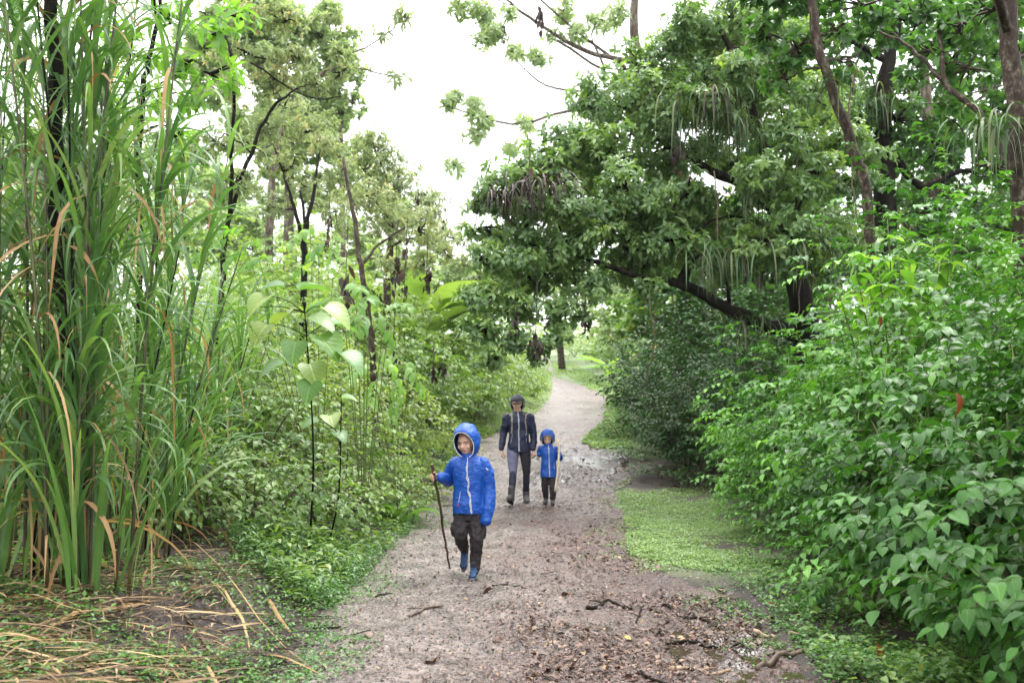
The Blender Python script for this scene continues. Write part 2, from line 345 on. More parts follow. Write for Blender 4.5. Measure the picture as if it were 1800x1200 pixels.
def wetness(x, y):
    px = 900 + F * x / np.maximum(y, .1)
    a = np.exp(-(((y - 19.5) / 3.0) ** 2)) * sstep(.0, .7, x + .15) * 1.0
    b = np.exp(-(((x - 1.45) / .42) ** 2 + ((y - 5.9) / .9) ** 2)) + .9 * np.exp(-(((x - 1.35) / .3) ** 2 + ((y - 7.6) / .45) ** 2))
    c = .55 * np.exp(-(((x - .15) / .4) ** 2 + ((y - 15.3) / 1.4) ** 2))
    return np.clip(a + b + c, 0, 1)
FOOT = [(float(rng.uniform(-1.0, 1.6)), float(5 + 14 * rng.random() ** 1.3), float(rng.normal(0, .35))) for _ in range(110)]
def path_z(x, y, u):
    w = wetness(x, y)
    n = .028 * fbm(x * 2.2, y * 2.0, 3, 40) + .022 * fbm(x * 11, y * 9, 4, 44) * (.7 + 2.6 * w) + .007 * fbm(x * 46, y * 40, 3, 60)
    tr = -.026 * (np.exp(-((u - .36) / .07) ** 2) + np.exp(-((u - .74) / .08) ** 2))
    n = n + tr - .03 * w
    if np.ndim(x) == 2:
        for fx, fy, fa in FOOT:
            j0, j1 = np.searchsorted(y[:, 0], [fy - .4, fy + .4]); xs, yy = x[j0:j1] - fx, y[j0:j1] - fy; e_ = ((xs * math.cos(fa) + yy * math.sin(fa)) / .055) ** 2 + ((yy * math.cos(fa) - xs * math.sin(fa)) / .14) ** 2
            n[j0:j1] += -.022 * np.exp(-e_ ** 2) + .010 * np.exp(-(e_ - 1.9) ** 2 * 2)
    lev = -.032 + .0 * w
    n = np.where(w > .25, np.maximum(n, lev - .02 * (1 - w)), n)
    edge = np.maximum(-u, u - 1)
    return zc(y) + n - .10 * sstep(-.02, .10, edge)
yp = np.r_[np.linspace(.5, 4, 60)[:-1], np.exp(np.linspace(math.log(4), math.log(66), 900))]
up = np.linspace(-.13, 1.13, 300)
Yp = yp[:, None] + 0 * up[None]; Up = up[None] + 0 * Yp; Xp = XL(Yp) + (XR(Yp) - XL(Yp)) * Up
Zp = path_z(Xp, Yp, Up)
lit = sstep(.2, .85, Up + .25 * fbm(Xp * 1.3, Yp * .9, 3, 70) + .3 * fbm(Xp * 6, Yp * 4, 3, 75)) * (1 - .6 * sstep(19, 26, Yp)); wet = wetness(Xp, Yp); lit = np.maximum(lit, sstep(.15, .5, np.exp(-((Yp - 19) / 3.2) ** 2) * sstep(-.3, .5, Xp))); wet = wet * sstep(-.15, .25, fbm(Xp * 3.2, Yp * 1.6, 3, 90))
nr, ncx = Xp.shape; ii = np.arange(nr - 1)[:, None] * ncx + np.arange(ncx - 1)[None]
m, nt, bs, outn = new_mat("wet_gravel_mud"); N = nt.nodes.new; Lk = nt.links.new
tc = N("ShaderNodeTexCoord")
def nz(sc, det=5, ro=.6):
    n = N("ShaderNodeTexNoise"); n.inputs["Scale"].default_value = sc; n.inputs["Detail"].default_value = det; n.inputs["Roughness"].default_value = ro; Lk(tc.outputs["Object"], n.inputs["Vector"]); return n
na, nb, nc_ = nz(2.2, 8, .72), nz(26, 6, .7), nz(95, 3, .6)
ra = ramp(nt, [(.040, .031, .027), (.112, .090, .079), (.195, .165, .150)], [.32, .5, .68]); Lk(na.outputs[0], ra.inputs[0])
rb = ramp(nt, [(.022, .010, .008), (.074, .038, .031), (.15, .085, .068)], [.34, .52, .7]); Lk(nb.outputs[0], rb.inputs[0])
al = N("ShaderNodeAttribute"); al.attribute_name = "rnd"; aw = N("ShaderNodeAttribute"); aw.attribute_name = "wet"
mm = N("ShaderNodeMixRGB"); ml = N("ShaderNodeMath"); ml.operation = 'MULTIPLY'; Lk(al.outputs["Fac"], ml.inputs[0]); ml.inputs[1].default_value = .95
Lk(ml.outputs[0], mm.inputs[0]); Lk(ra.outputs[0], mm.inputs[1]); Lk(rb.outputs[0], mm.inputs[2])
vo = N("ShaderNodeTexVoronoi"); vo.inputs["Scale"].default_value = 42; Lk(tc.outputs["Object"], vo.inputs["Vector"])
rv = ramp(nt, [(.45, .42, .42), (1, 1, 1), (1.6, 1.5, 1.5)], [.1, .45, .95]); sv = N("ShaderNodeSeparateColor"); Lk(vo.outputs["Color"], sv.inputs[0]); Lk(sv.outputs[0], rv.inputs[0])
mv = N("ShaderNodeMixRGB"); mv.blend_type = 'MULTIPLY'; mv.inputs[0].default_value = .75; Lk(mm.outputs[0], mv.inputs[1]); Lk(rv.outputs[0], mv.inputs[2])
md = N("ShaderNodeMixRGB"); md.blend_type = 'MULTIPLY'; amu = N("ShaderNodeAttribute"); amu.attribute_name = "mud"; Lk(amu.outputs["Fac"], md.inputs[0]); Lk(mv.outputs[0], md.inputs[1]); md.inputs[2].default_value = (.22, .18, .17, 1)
Lk(md.outputs[0], bs.inputs["Base Color"])
rr = N("ShaderNodeMapRange"); rr.inputs[1].default_value = .35; rr.inputs[2].default_value = .62; rr.inputs[3].default_value = .20; rr.inputs[4].default_value = .62; Lk(na.outputs[0], rr.inputs[0])
rw = N("ShaderNodeMix"); rw.data_type = 'FLOAT'; Lk(aw.outputs["Fac"], rw.inputs[0]); Lk(rr.outputs[0], rw.inputs[2]); rw.inputs[3].default_value = .12; Lk(rw.outputs[0], bs.inputs["Roughness"])
hb = N("ShaderNodeMath"); hb.operation = 'ADD'; Lk(nb.outputs[0], hb.inputs[0]); Lk(vo.outputs["Distance"], hb.inputs[1])
b1 = N("ShaderNodeBump"); b1.inputs["Distance"].default_value = .018; Lk(hb.outputs[0], b1.inputs["Height"])
bsn = N("ShaderNodeMix"); bsn.data_type = 'FLOAT'; Lk(aw.outputs["Fac"], bsn.inputs[0]); bsn.inputs[2].default_value = .75; bsn.inputs[3].default_value = .12; Lk(bsn.outputs[0], b1.inputs["Strength"]); Lk(b1.outputs[0], bs.inputs["Normal"])
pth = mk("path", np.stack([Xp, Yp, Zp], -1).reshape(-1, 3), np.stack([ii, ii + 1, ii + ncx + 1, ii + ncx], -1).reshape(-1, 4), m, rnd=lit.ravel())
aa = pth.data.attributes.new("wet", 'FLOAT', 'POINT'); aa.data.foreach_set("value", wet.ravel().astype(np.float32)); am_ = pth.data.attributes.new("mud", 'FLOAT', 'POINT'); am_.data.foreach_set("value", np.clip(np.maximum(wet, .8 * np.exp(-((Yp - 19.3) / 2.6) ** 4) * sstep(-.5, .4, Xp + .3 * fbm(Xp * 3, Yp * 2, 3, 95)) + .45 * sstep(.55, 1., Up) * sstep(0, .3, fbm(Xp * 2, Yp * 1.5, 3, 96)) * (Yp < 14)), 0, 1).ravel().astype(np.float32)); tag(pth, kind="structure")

m, nt, bs, outn = new_mat("brown_puddle_water"); bs.inputs["Base Color"].default_value = (.045, .032, .022, 1); bs.inputs["Roughness"].default_value = .03
n = nt.nodes.new("ShaderNodeTexNoise"); n.inputs["Scale"].default_value = 14; b = nt.nodes.new("ShaderNodeBump"); b.inputs["Strength"].default_value = .08; b.inputs["Distance"].default_value = .01
nt.links.new(n.outputs[0], b.inputs["Height"]); nt.links.new(b.outputs[0], bs.inputs["Normal"]); M['water'] = m
for cx, cy, ax, ay in ((1.46, 5.9, .5, 1.15), (1.36, 7.6, .38, .55)):
    a = np.linspace(0, 2 * math.pi, 40, endpoint=False); rr_ = 1 + .25 * fbm(np.cos(a) * 1.5 + cx, np.sin(a) * 1.5 + cy, 3, 3)
    V = np.stack([cx + ax * rr_ * np.cos(a), cy + ay * rr_ * np.sin(a), 0 * a - .026 + float(zc(cy))], -1)
    V = np.vstack([V, [cx, cy, -.026 + float(zc(cy))]])
    o = mk("puddle", V, np.array([(40, i, (i + 1) % 40) for i in range(40)]), M['water']); tag(o, kind="structure")
def surf(x, y):
    """visible ground height: path or bank"""
    w = XR(y) - XL(y); u = (x - XL(y)) / w
    return np.where((u > 0) & (u < 1) & (y < 64), path_z(x, y, u), Hn(x, y))

def poly_pts(n, poly):
    poly = np.array(poly, float); lo, hi = poly.min(0), poly.max(0); out_ = []
    while len(out_) < n:
        q = rng.uniform(lo, hi, (n * 2, 2)); ins = np.zeros(len(q), bool); j = len(poly) - 1
        for i in range(len(poly)):
            xi, yi = poly[i]; xj, yj = poly[j]
            ins ^= ((yi > q[:, 1]) != (yj > q[:, 1])) & (q[:, 0] < (xj - xi) * (q[:, 1] - yi) / (yj - yi + 1e-9) + xi); j = i
        out_ += list(q[ins])
    return np.array(out_[:n])
# ------------------------------------------------------------------ foliage builders
UP = np.array([0, 0, 1.])
def wb(blobs):
    """(px,py,rpx,D) rows -> world (x,y,z,r)"""
    b = np.array(blobs, float); p = P(b[:, 0], b[:, 1], b[:, 3])
    return np.c_[p, b[:, 2] / F * b[:, 3]]
def whorls(mb, pos, d, tp, L, k, droop, open_=.75, rnd=None, up=.7, wr=1.0):
    n = len(pos); a0 = rng.uniform(0, 6.28, n)
    ref = np.where(np.abs(d[:, 2:3]) < .9, UP[None], np.array([1., 0, 0])[None]); U = norm(np.cross(d, ref)); W = np.cross(d, U)
    P_, A_, N_, R_ = [], [], [], []
    for j in range(k):
        a = a0 + j * 6.2832 / k + rng.uniform(-.3, .3, n)
        s = np.cos(a)[:, None] * U + np.sin(a)[:, None] * W
        op = open_ + rng.uniform(-.2, .2, (n, 1))
        ax = norm(s * op + d * (1 - op * .6) + rng.normal(0, .12, (n, 3)))
        P_.append(pos - d * rng.uniform(0, .25, (n, 1)) * L); A_.append(ax); N_.append(norm(d * (1 - up) + UP * up + .25 * rng.normal(size=(n, 3))))
        R_.append(rng.random(n) if rnd is None else np.clip(rnd + rng.normal(0, .12, n), 0, 1))
    P_, A_, N_, R_ = map(np.concatenate, (P_, A_, N_, R_))
    LL = L * rng.uniform(.65, 1.15, len(P_))
    leaves(mb, tp, P_, A_, N_, LL, droop=np.abs(rng.normal(droop, .12, len(P_))), rnd=R_, wr=wr)
def crown(mb, B, tp, L, dens=14, k=5, droop=.25, sub=.38, squash=.75, shell=.55, up=.7, open_=.75, bm=None, wr=1.0, hole=.0):
    """B world blobs; leaf whorls gathered in clumps on the blobs; bm collects twigs"""
    for x, y, z, r in B:
        c = np.array([x, y, z]); rs = max(sub * r, L * .9)
        area = 12.6 * r * r; ns = max(5, int(area / (3.14 * rs * rs) * .9)); nt_ = max(8, int(dens * area))
        d = rdir(ns); sc = c + d * (r * rng.uniform(shell, 1.0, (ns, 1))) * np.array([1, 1, squash])
        tone = rng.uniform(.0, 1, ns)
        keep = rng.random(ns) > hole; sc = sc[keep]; d = d[keep]; tone = tone[keep]; ns = len(sc)
        if ns == 0: continue
        which = rng.integers(0, ns, nt_)
        dd = rdir(nt_); rad = rs * rng.random((nt_, 1)) ** .5
        p = sc[which] + dd * rad * np.array([1, 1, .6])
        td = norm(.7 * dd + .6 * d[which] + .15 * UP + .3 * rng.normal(size=(nt_, 3)))
        whorls(mb, p, td, tp, L, k, droop, open_, rnd=tone[which] * .7 + .3 * rng.random(nt_), up=up, wr=wr)
        if bm is not None:
            for q in sc[: 14]:
                md_ = (c + q) / 2 + rng.normal(0, .06 * r, 3); tube(bm, smooth_line([c, md_, q], 3), [.018 + .012 * r, .006], 4, cap=False)
def sprays(mb, sm, p0, d, ln, k, tp, L, droop=.3, sag=.2, side=.8, rnd=None, wr=1.0, stem_r=.004, pinn=False):
    """k alternate (or paired) leaves along arching twigs that start at p0 along d"""
    n = len(p0); ln = np.broadcast_to(ln, (n,)).astype(float); s = norm(np.cross(d, UP + .01 * rng.normal(size=(n, 3))))
    if rnd is None: rnd = rng.random(n)
    pos = lambda t: p0 + d * (ln * t)[:, None] - UP * (sag * ln * t * t)[:, None]
    P_, A_, N_, R_, S_ = [], [], [], [], []
    for j in range(k):
        t = .15 + .85 * (j + rng.uniform(-.2, .2, n)) / max(1, k - 1); t = np.clip(t, .05, 1)
        tg = norm(d - UP * (2 * sag * t)[:, None])
        for sg in ((-1, 1) if pinn else (1 if j % 2 else -1,)):
            sg_ = sg * (side if j < k - 1 or pinn else .1)
            ax = norm(s * sg_ + tg * .65 - UP * .12 + .18 * rng.normal(size=(n, 3)))
            P_.append(pos(t)); A_.append(ax); N_.append(norm(UP + .25 * d + .22 * rng.normal(size=(n, 3)))); R_.append(np.clip(rnd * .75 + .25 * rng.random(n), 0, 1)); S_.append(1 - .35 * abs(t - .5))
    P_, A_, N_, R_, S_ = map(np.concatenate, (P_, A_, N_, R_, S_))
    leaves(mb, tp, P_, A_, N_, L * S_ * rng.uniform(.75, 1.2, len(P_)), droop=np.abs(rng.normal(droop, .12, len(P_))), rnd=R_, wr=wr)
    if sm is not None:
        for i in range(n):
            t = np.linspace(0, 1, 4)[:, None]; q = p0[i] + d[i] * ln[i] * t - UP * sag * ln[i] * t * t
            tube(sm, q, [stem_r, stem_r * .4], 3, cap=False)
    return pos
def shrub(name, label, cat, x, y, w, h, mat, kind='ovate', L=.12, dens=26, k=6, ln=.38, ns=3, wr=1., group=None, sag=.35, droop=.35, stem='twig', nst=7, seedcol=None, squash=1., spikes=0, depth=None, yellow=0, twigs=True, tone=(.0, 1.)):
    z0 = float(Hn(x, y)); root = empty(name, (x, y, z0)); tag(root, label, cat, group)
    mb, sm = MB(), MB(); dp = depth or w
    area = 2 * math.pi * w * h * .8; n = max(6, int(area * dens))
    # outer skin on a lumpy half-egg that widens in the middle
    d = rdir(n); d[:, 2] = np.abs(d[:, 2]) * rng.choice([1, 1, -.15], n); d = norm(d)
    lump = 1 + .28 * np.sin(d[:, 0] * 4 + x * 3) * np.cos(d[:, 1] * 5 + y) + .22 * rng.normal(size=n) * .5
    q = np.stack([d[:, 0] * w, d[:, 1] * dp, h * (.45 + .55 * d[:, 2])], -1) * (rng.uniform(.62, 1.0, n) * lump)[:, None]
    p0 = q + np.array([x, y, z0]); p0[:, 2] = np.maximum(p0[:, 2], Hn(p0[:, 0], p0[:, 1]) + .05)
    td = norm(np.stack([d[:, 0], d[:, 1], .35 + .5 * np.abs(d[:, 2])], -1) + .35 * rng.normal(size=(n, 3)))
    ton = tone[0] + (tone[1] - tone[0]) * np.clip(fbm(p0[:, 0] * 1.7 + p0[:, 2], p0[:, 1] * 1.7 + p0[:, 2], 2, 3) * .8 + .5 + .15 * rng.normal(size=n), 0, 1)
    sprays(mb, sm if twigs else None, p0 - td * ln * .4, td, ln * rng.uniform(.6, 1.2, n), k, tpl(kind, ns), L, droop=droop, sag=sag, rnd=ton, wr=wr)
    for i in range(nst):
        a = rng.uniform(0, 6.28); e = np.array([x + math.cos(a) * w * .6, y + math.sin(a) * dp * .6, z0 + h * rng.uniform(.5, .85)])
        b = np.array([x, y, z0 - .05]); mdp = (b + e) / 2 + np.array([0, 0, .15 * h])
        s1_ = MB(); tube(s1_, smooth_line([b, mdp, e], 4), [.012 + .006 * h, .005], 5)
        if i < 4: s1_.build("stem", M[stem], root)
    mb.build("foliage", M[mat], root, uv=True)
    if sm.V: sm.build("twigs", M[stem], root)["kind"] = "stuff"
    if spikes:
        sp = MB(); m_ = int(spikes); idx = rng.choice(n, m_)
        a = rng.uniform(0, 6.28, m_); b = p0[idx] + td[idx] * ln * rng.uniform(.1, .6, (m_, 1)) + UP * .02
        ribbons(sp, b, a, rng.uniform(1.2, 1.65, m_), rng.uniform(.06, .12, m_), .007, .3, ns=3, taper='leaf', rnd=.5, fold=1.2)
        o = sp.build("flower_spikes", M['spike'], root); o["kind"] = "stuff"
    return root
def limb(bm, pts, rad, sides=8, k=4, wob=.0, rough=.05):
    q = smooth_line(pts, k)
    if wob: q[1:-1] += rng.normal(0, wob, (len(q) - 2, 3))
    tube(bm, q, rad, sides, rough=rough + .05); return q
def tree(name, label, cat, trunk, rad, blobs, mat, kind, L, bark='bark', dens=14, k=5, droop=.25, limbs=(), group=None, ns=2, extra=None, conn=True, wob=.01, **kw):
    """trunk: list of (px,py,D) bottom-up; limbs: (points, radii); blobs (px,py,rpx,D)"""
    t = np.array(trunk, float); tw = P(t[:, 0], t[:, 1], t[:, 2])
    base = tw[0].copy(); base[2] = float(surf(base[0], base[1])) - .05; tw[0] = base
    root = empty(name, base); tag(root, label, cat, group)
    bm = MB(); nodes = [limb(bm, tw, rad, 10, 6, wob)]
    nl = [np.linspace(rad[0], rad[-1], len(nodes[0]))]
    for lp, lr in limbs:
        a = np.array(lp, float); q = limb(bm, P(a[:, 0], a[:, 1], a[:, 2]), lr, 8, 5, wob); nodes.append(q); nl.append(np.linspace(lr[0], lr[-1], len(q)))
    allp = np.vstack(nodes); allr = np.concatenate(nl)
    B = wb(blobs) if len(blobs) else np.zeros((0, 4))
    if conn:
        for b in B:
            dist = np.linalg.norm(allp - b[:3], axis=1) + 1.5 * np.maximum(allp[:, 2] - b[2], 0); i = int(np.argmin(dist)); a = allp[i]
            md_ = a * .5 + b[:3] * .5 + np.array([0, 0, .12 * dist[i]]) + rng.normal(0, .08 * dist[i], 3)
            r0 = min(allr[i] * .6, .02 + .012 * dist[i] + .01 * b[3]); q = smooth_line([a, md_, b[:3]], 5); q[1:-1] += rng.normal(0, .012 * dist[i] + .004, (len(q) - 2, 3))
            tube(bm, q, [r0, r0 * .35], 6, rough=.05); allp = np.vstack([allp, q]); allr = np.r_[allr, np.linspace(r0, r0 * .35, len(q))]
    mb = MB()
    crown(mb, B, tpl(kind, ns), L, dens, k, droop, bm=bm, **kw)
    bm.build("trunk", M[bark], root)
    if mb.V: mb.build("crown", M[mat], root, uv=True)
    return root

# ------------------------------------------------------------------ RIGHT SIDE: pepper shrubs, verge, trees
def pepper(label, x, y, w, h, L=.105, dens=30, sp=40, **kw):
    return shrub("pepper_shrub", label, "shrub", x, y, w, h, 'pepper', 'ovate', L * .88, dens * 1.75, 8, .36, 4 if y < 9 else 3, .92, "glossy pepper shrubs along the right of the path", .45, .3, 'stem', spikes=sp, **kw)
pepper("large-leaved glossy shrub with painted-in shade in the bottom right corner, nearest of the row", 3.10, 4.5, 1.2, 1.35, L=.12, sp=8, dens=34, tone=(0., .45))  # low tone range paints the corner's shade into the leaves
pepper("broad-leaved shrub right of the last puddle, rising above the corner shrub", 3.05, 6.1, 1.05, 1.9, L=.115, sp=26, tone=(0., .6))  # leaf tones lowered here too, standing in for overhead shade
pepper("tall glossy shrub cut by the right edge of the picture at head height", 4.2, 6.3, 1.35, 2.75, sp=50)
pepper("glossy shrub with hanging tip leaves in front of the bright sapling", 3.45, 8.1, 1.25, 2.35, sp=60)
pepper("tallest shrub of the right row, against the trunk at the picture's edge", 4.8, 8.5, 1.6, 3.35, sp=70)
pepper("shrub bulging towards the grass verge, pale spikes standing on top", 3.75, 10.3, 1.3, 2.5, sp=60)
pepper("high shrub behind the bright sapling under the leaning trunk", 5.2, 11.2, 1.7, 3.9, sp=60)
pepper("shrub at the far end of the grass verge with long reaching sprays", 4.2, 13.0, 1.45, 2.4, sp=60, dens=26)
pepper("farthest pale-topped shrub of the right row beside the shady thicket", 4.9, 15.6, 1.6, 2.4, sp=40, dens=20)
pepper("high rounded shrub in the back row under the dark forked tree", 6.6, 14.2, 2.0, 4.2, sp=40, dens=18)
pepper("shrub whose sprays reach farthest left towards the verge grass", 3.15, 11.6, .8, 1.55, L=.09, sp=30)
pepper("low shrub spilling over the mud at the lower right", 2.45, 6.9, .55, .75, L=.09, sp=6)
pepper("low shrub at the foot of the row beside the grass verge", 2.85, 9.2, .6, .9, L=.08, sp=6)
pepper("low small-leaved shrub at the upper end of the grass verge", 3.75, 12.2, .6, .9, L=.08, sp=4)
# bright sapling above the shrubs
z = float(Hn(3.3, 8.9)); root = empty("sapling", (3.5, 8.9, z)); tag(root, "bright green sapling with long drooping leaves standing above the right shrubs", "sapling")
sm, mb = MB(), MB(); tips = P(*np.array([(1560,385,8.6),(1600,400,8.9),(1520,420,8.7),(1640,420,9.1),(1500,450,8.5),(1580,440,8.3),(1680,400,9.2),(1545,470,8.2),(1620,470,8.6),(1470,500,8.4)]).T)
b0 = np.array([3.5, 8.9, z])
for tp_ in tips:
    q = smooth_line([b0, b0 * .35 + tp_ * .65 + UP * .1, tp_], 5); tube(sm, q, [.014, .004], 5)
    n = 11; f = rng.uniform(.72, 1.0, n); p = q[(f * (len(q) - 1)).astype(int)]
    leaves(mb, tpl('lance', 4), p, norm(rdir(n) * [1, 1, .2] + UP * .1), norm(UP + .2 * rdir(n)), rng.uniform(.16, .25, n), droop=rng.uniform(.3, .7, n), wr=1.5)
sm.build("stem", M['stem'], root); mb.build("foliage", M['bright'], root, uv=True)

# big tree arching over the path
arch = [(870,345,48,15.2),(915,320,60,15.4),(960,290,62,15.8),(850,400,42,15.0),(845,455,46,14.8),(850,520,46,14.6),(852,580,40,14.5),(905,600,40,14.6),(960,595,34,14.8),(905,540,52,14.8),(985,545,50,15.0),
        (905,460,60,15.0),(925,395,62,15.2),(985,430,66,15.3),(1040,500,50,15.4),(1045,370,66,15.5),(1000,245,60,16.2),(1060,280,70,16.2),(1040,180,55,16.8),(1100,190,66,16.8),(1120,120,60,17.2),(1180,90,60,17.4),
        (1130,350,66,15.8),(1110,440,60,15.6),(1180,420,60,15.8),(1170,260,66,16.5),(1210,340,60,16.2),(1240,60,60,17.6),(1300,40,70,17.8),(1240,150,60,17.4),(1350,110,60,17.6),(1250,250,40,17.0),(1290,380,50,16.0),(1250,450,40,15.6),(1390,40,60,18),
        (1330,300,60,15.2),(1400,370,60,15.2),(1380,230,56,15.4),(1430,160,56,15.8),(1440,300,56,15.6),(1300,120,50,15.8),(1360,40,60,16),(1400,450,46,15.4),(1460,400,50,15.8),(1340,420,50,15.2),(1480,250,50,16),(1250,180,50,15.6),(1200,40,50,17),(1160,170,60,16.4),(1100,330,56,15.4),(1000,360,56,15.2),(870,630,26,14.5),(940,625,24,14.7),(1310,160,50,17.3),(1150,500,34,15.4)]
arch += [(a + 22, b + 26, c * 1.1, d + 1.2) for a, b, c, d in arch if a > 880 and b < 470]
tree("arching_tree", "big broadleaf tree whose leafy limbs arch over the path from the right", "tree",
     [(1440,800,16.8),(1425,640,16.6),(1405,520,16.4),(1380,380,16.6),(1340,250,16.8),(1300,120,17.2),(1250,20,17.6)], [.30, .25, .20, .14, .10, .07, .04], arch, 'arch', 'obov', .132,
     bark='barkd', dens=36, k=6, droop=.5, sub=.6, shell=.25, hole=.04, ns=3, up=.5, wr=.85,
     limbs=[([(1410,590,16.5),(1340,570,16.3),(1270,538,16.0),(1200,500,15.8),(1120,485,15.6),(1020,450,15.4),(930,430,15.2)], [.15, .12, .10, .08, .05, .03, .02]),
            ([(1200,500,15.8),(1215,440,15.9),(1180,370,16.0),(1100,300,16.2)], [.09, .07, .05, .03]),
            ([(1370,380,16.6),(1320,330,16.5),(1250,300,16.6),(1160,230,16.8)], [.13, .10, .07, .04])])
# second, thinner crown of larger trees behind
def bl(rows, j=10):
    return [(a + rng.normal(0, j), b + rng.normal(0, j), c * rng.uniform(.85, 1.15), d) for a, b, c, d in rows]
tree("leaning_tree", "leaning mottled trunk crossing the dark foliage above the bright sapling", "tree",
     [(1560,640,12.6),(1527,380,12.5),(1500,270,12.5),(1465,160,12.4),(1437,80,12.4),(1428,10,12.4),(1420,-120,12.4)], [.072, .07, .068, .064, .06, .058, .05],
     [(1470,55,38,12.6),(1400,85,40,12.8),(1500,110,30,12.8),(1380,140,40,13),(1350,60,46,13.2),(1560,60,50,13.4),(1620,20,50,13.6),(1420,-20,60,12.8),(1350,0,50,13),(1520,10,60,13)], 'dark', 'ovate', .16, bark='barkm', dens=18, k=6, sub=.4, hole=.1)
tree("forked_tree", "dark straight trunk with side limbs behind the leaning trunk", "tree",
     [(1545,720,19),(1556,330,19),(1552,200,19),(1562,110,19),(1590,-40,19)], [.22, .20, .17, .13, .08],
     bl([(1480,200,60,19),(1440,280,56,19.5),(1600,220,60,19),(1660,280,60,19.2),(1600,60,66,19.4),(1680,120,70,19.6),(1500,330,50,18.6),(1640,370,50,19),(1440,140,50,20),(1520,260,36,20),(1740,230,60,19.6),(1760,100,60,20),(1700,20,70,20)]), 'dark', 'ovate', .18, bark='barkd', dens=15, k=6, sub=.4, hole=.12,
     limbs=[([(1556,105,19),(1510,80,18.8),(1460,50,18.6)], [.08, .05, .03]), ([(1556,250,19),(1620,330,18.8),(1690,300,18.6),(1760,320,18.4)], [.09, .07, .05, .03])])
tree("edge_tree", "trunk with clinging plants at the right edge of the picture", "tree",
     [(1815,760,10.2),(1800,420,10.2),(1785,200,10.2),(1772,60,10.2),(1770,-60,10.2)], [.12, .11, .10, .095, .08],
     [(1745,20,50,10.6),(1800,-20,60,10.6),(1690,40,50,10.9),(1840,120,60,10.6),(1700,120,44,11),(1640,90,44,11.2),(1720,210,40,11),(1660,180,36,11.4),(1600,130,30,11.4),(1740,290,44,11.2),(1620,-380,230,6.2),(1880,-330,260,5.4),(2050,-220,260,6.6),(1750,-470,260,4.4),(2000,-420,260,4.6)], 'dark', 'ovate', .15, bark='barkm', dens=18, k=5, sub=.4, hole=.15,  # large blobs above the frame: unseen foliage added to shade the right corner
     limbs=[([(1795,330,10.2),(1720,195,10.6),(1665,150,10.8),(1650,40,11)], [.04, .035, .03, .02]), ([(1665,150,10.8),(1600,85,11),(1545,55,11.2)], [.025, .018, .01])])
tree("canopy_tree", "deep green canopy tree filling the upper right behind the trunks", "tree",
     [(1660,760,24),(1650,500,24),(1640,300,24),(1620,80,24)], [.25, .22, .18, .10],
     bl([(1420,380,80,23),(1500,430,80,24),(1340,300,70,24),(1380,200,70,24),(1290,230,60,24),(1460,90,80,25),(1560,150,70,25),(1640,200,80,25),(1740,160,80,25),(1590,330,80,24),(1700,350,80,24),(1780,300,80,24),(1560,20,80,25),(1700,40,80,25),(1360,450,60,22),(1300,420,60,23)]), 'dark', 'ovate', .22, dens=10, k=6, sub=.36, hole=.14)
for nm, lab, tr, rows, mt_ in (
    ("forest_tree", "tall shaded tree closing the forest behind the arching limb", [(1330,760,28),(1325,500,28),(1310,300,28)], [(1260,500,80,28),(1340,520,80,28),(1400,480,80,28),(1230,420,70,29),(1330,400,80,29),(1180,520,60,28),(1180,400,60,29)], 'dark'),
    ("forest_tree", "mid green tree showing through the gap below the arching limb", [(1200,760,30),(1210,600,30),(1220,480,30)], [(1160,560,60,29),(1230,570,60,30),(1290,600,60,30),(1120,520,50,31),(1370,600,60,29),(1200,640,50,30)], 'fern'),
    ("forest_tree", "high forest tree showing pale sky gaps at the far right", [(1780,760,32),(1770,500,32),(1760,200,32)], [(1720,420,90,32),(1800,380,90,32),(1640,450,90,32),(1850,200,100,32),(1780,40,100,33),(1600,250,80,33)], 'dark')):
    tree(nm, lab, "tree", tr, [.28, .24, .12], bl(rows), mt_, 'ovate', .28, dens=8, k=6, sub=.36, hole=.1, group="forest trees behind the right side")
for i, (cx, D) in enumerate(((1150, 48), (1300, 46), (1450, 44), (1600, 46), (1760, 44))):
    tree("background_tree", ["farthest pale tree above the lawn's end", "pale green tree seen through the gap by the big trunk", "background tree between the big trunk and the leaning trunk", "background tree behind the forked dark trunk", "background tree at the far right behind the edge trunk"][i], "tree",
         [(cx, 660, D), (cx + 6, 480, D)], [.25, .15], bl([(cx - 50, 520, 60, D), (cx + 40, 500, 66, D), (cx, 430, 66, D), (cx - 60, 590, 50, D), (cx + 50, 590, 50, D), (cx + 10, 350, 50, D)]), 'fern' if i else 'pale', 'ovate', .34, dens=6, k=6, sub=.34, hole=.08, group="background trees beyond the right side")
# shady thicket under the arching tree
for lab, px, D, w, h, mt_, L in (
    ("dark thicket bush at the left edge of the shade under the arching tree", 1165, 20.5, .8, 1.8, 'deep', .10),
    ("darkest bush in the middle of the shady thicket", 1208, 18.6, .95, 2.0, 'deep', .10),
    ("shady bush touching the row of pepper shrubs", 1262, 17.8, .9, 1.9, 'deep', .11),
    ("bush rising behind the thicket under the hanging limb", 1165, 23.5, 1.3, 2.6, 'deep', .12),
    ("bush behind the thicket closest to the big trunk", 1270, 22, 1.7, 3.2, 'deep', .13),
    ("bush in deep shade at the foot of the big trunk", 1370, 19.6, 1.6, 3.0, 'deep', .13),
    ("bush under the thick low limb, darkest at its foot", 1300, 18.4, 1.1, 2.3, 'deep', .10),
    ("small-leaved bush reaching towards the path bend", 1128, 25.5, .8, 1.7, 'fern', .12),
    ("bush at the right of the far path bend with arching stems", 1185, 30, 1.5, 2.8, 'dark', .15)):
    shrub("bush", lab, "bush", (px - 900) / F * D, D, w, h, mt_, 'ovate', L, 46, 6, .35, 2, 1, "bushes of the shady thicket", .3, .3)
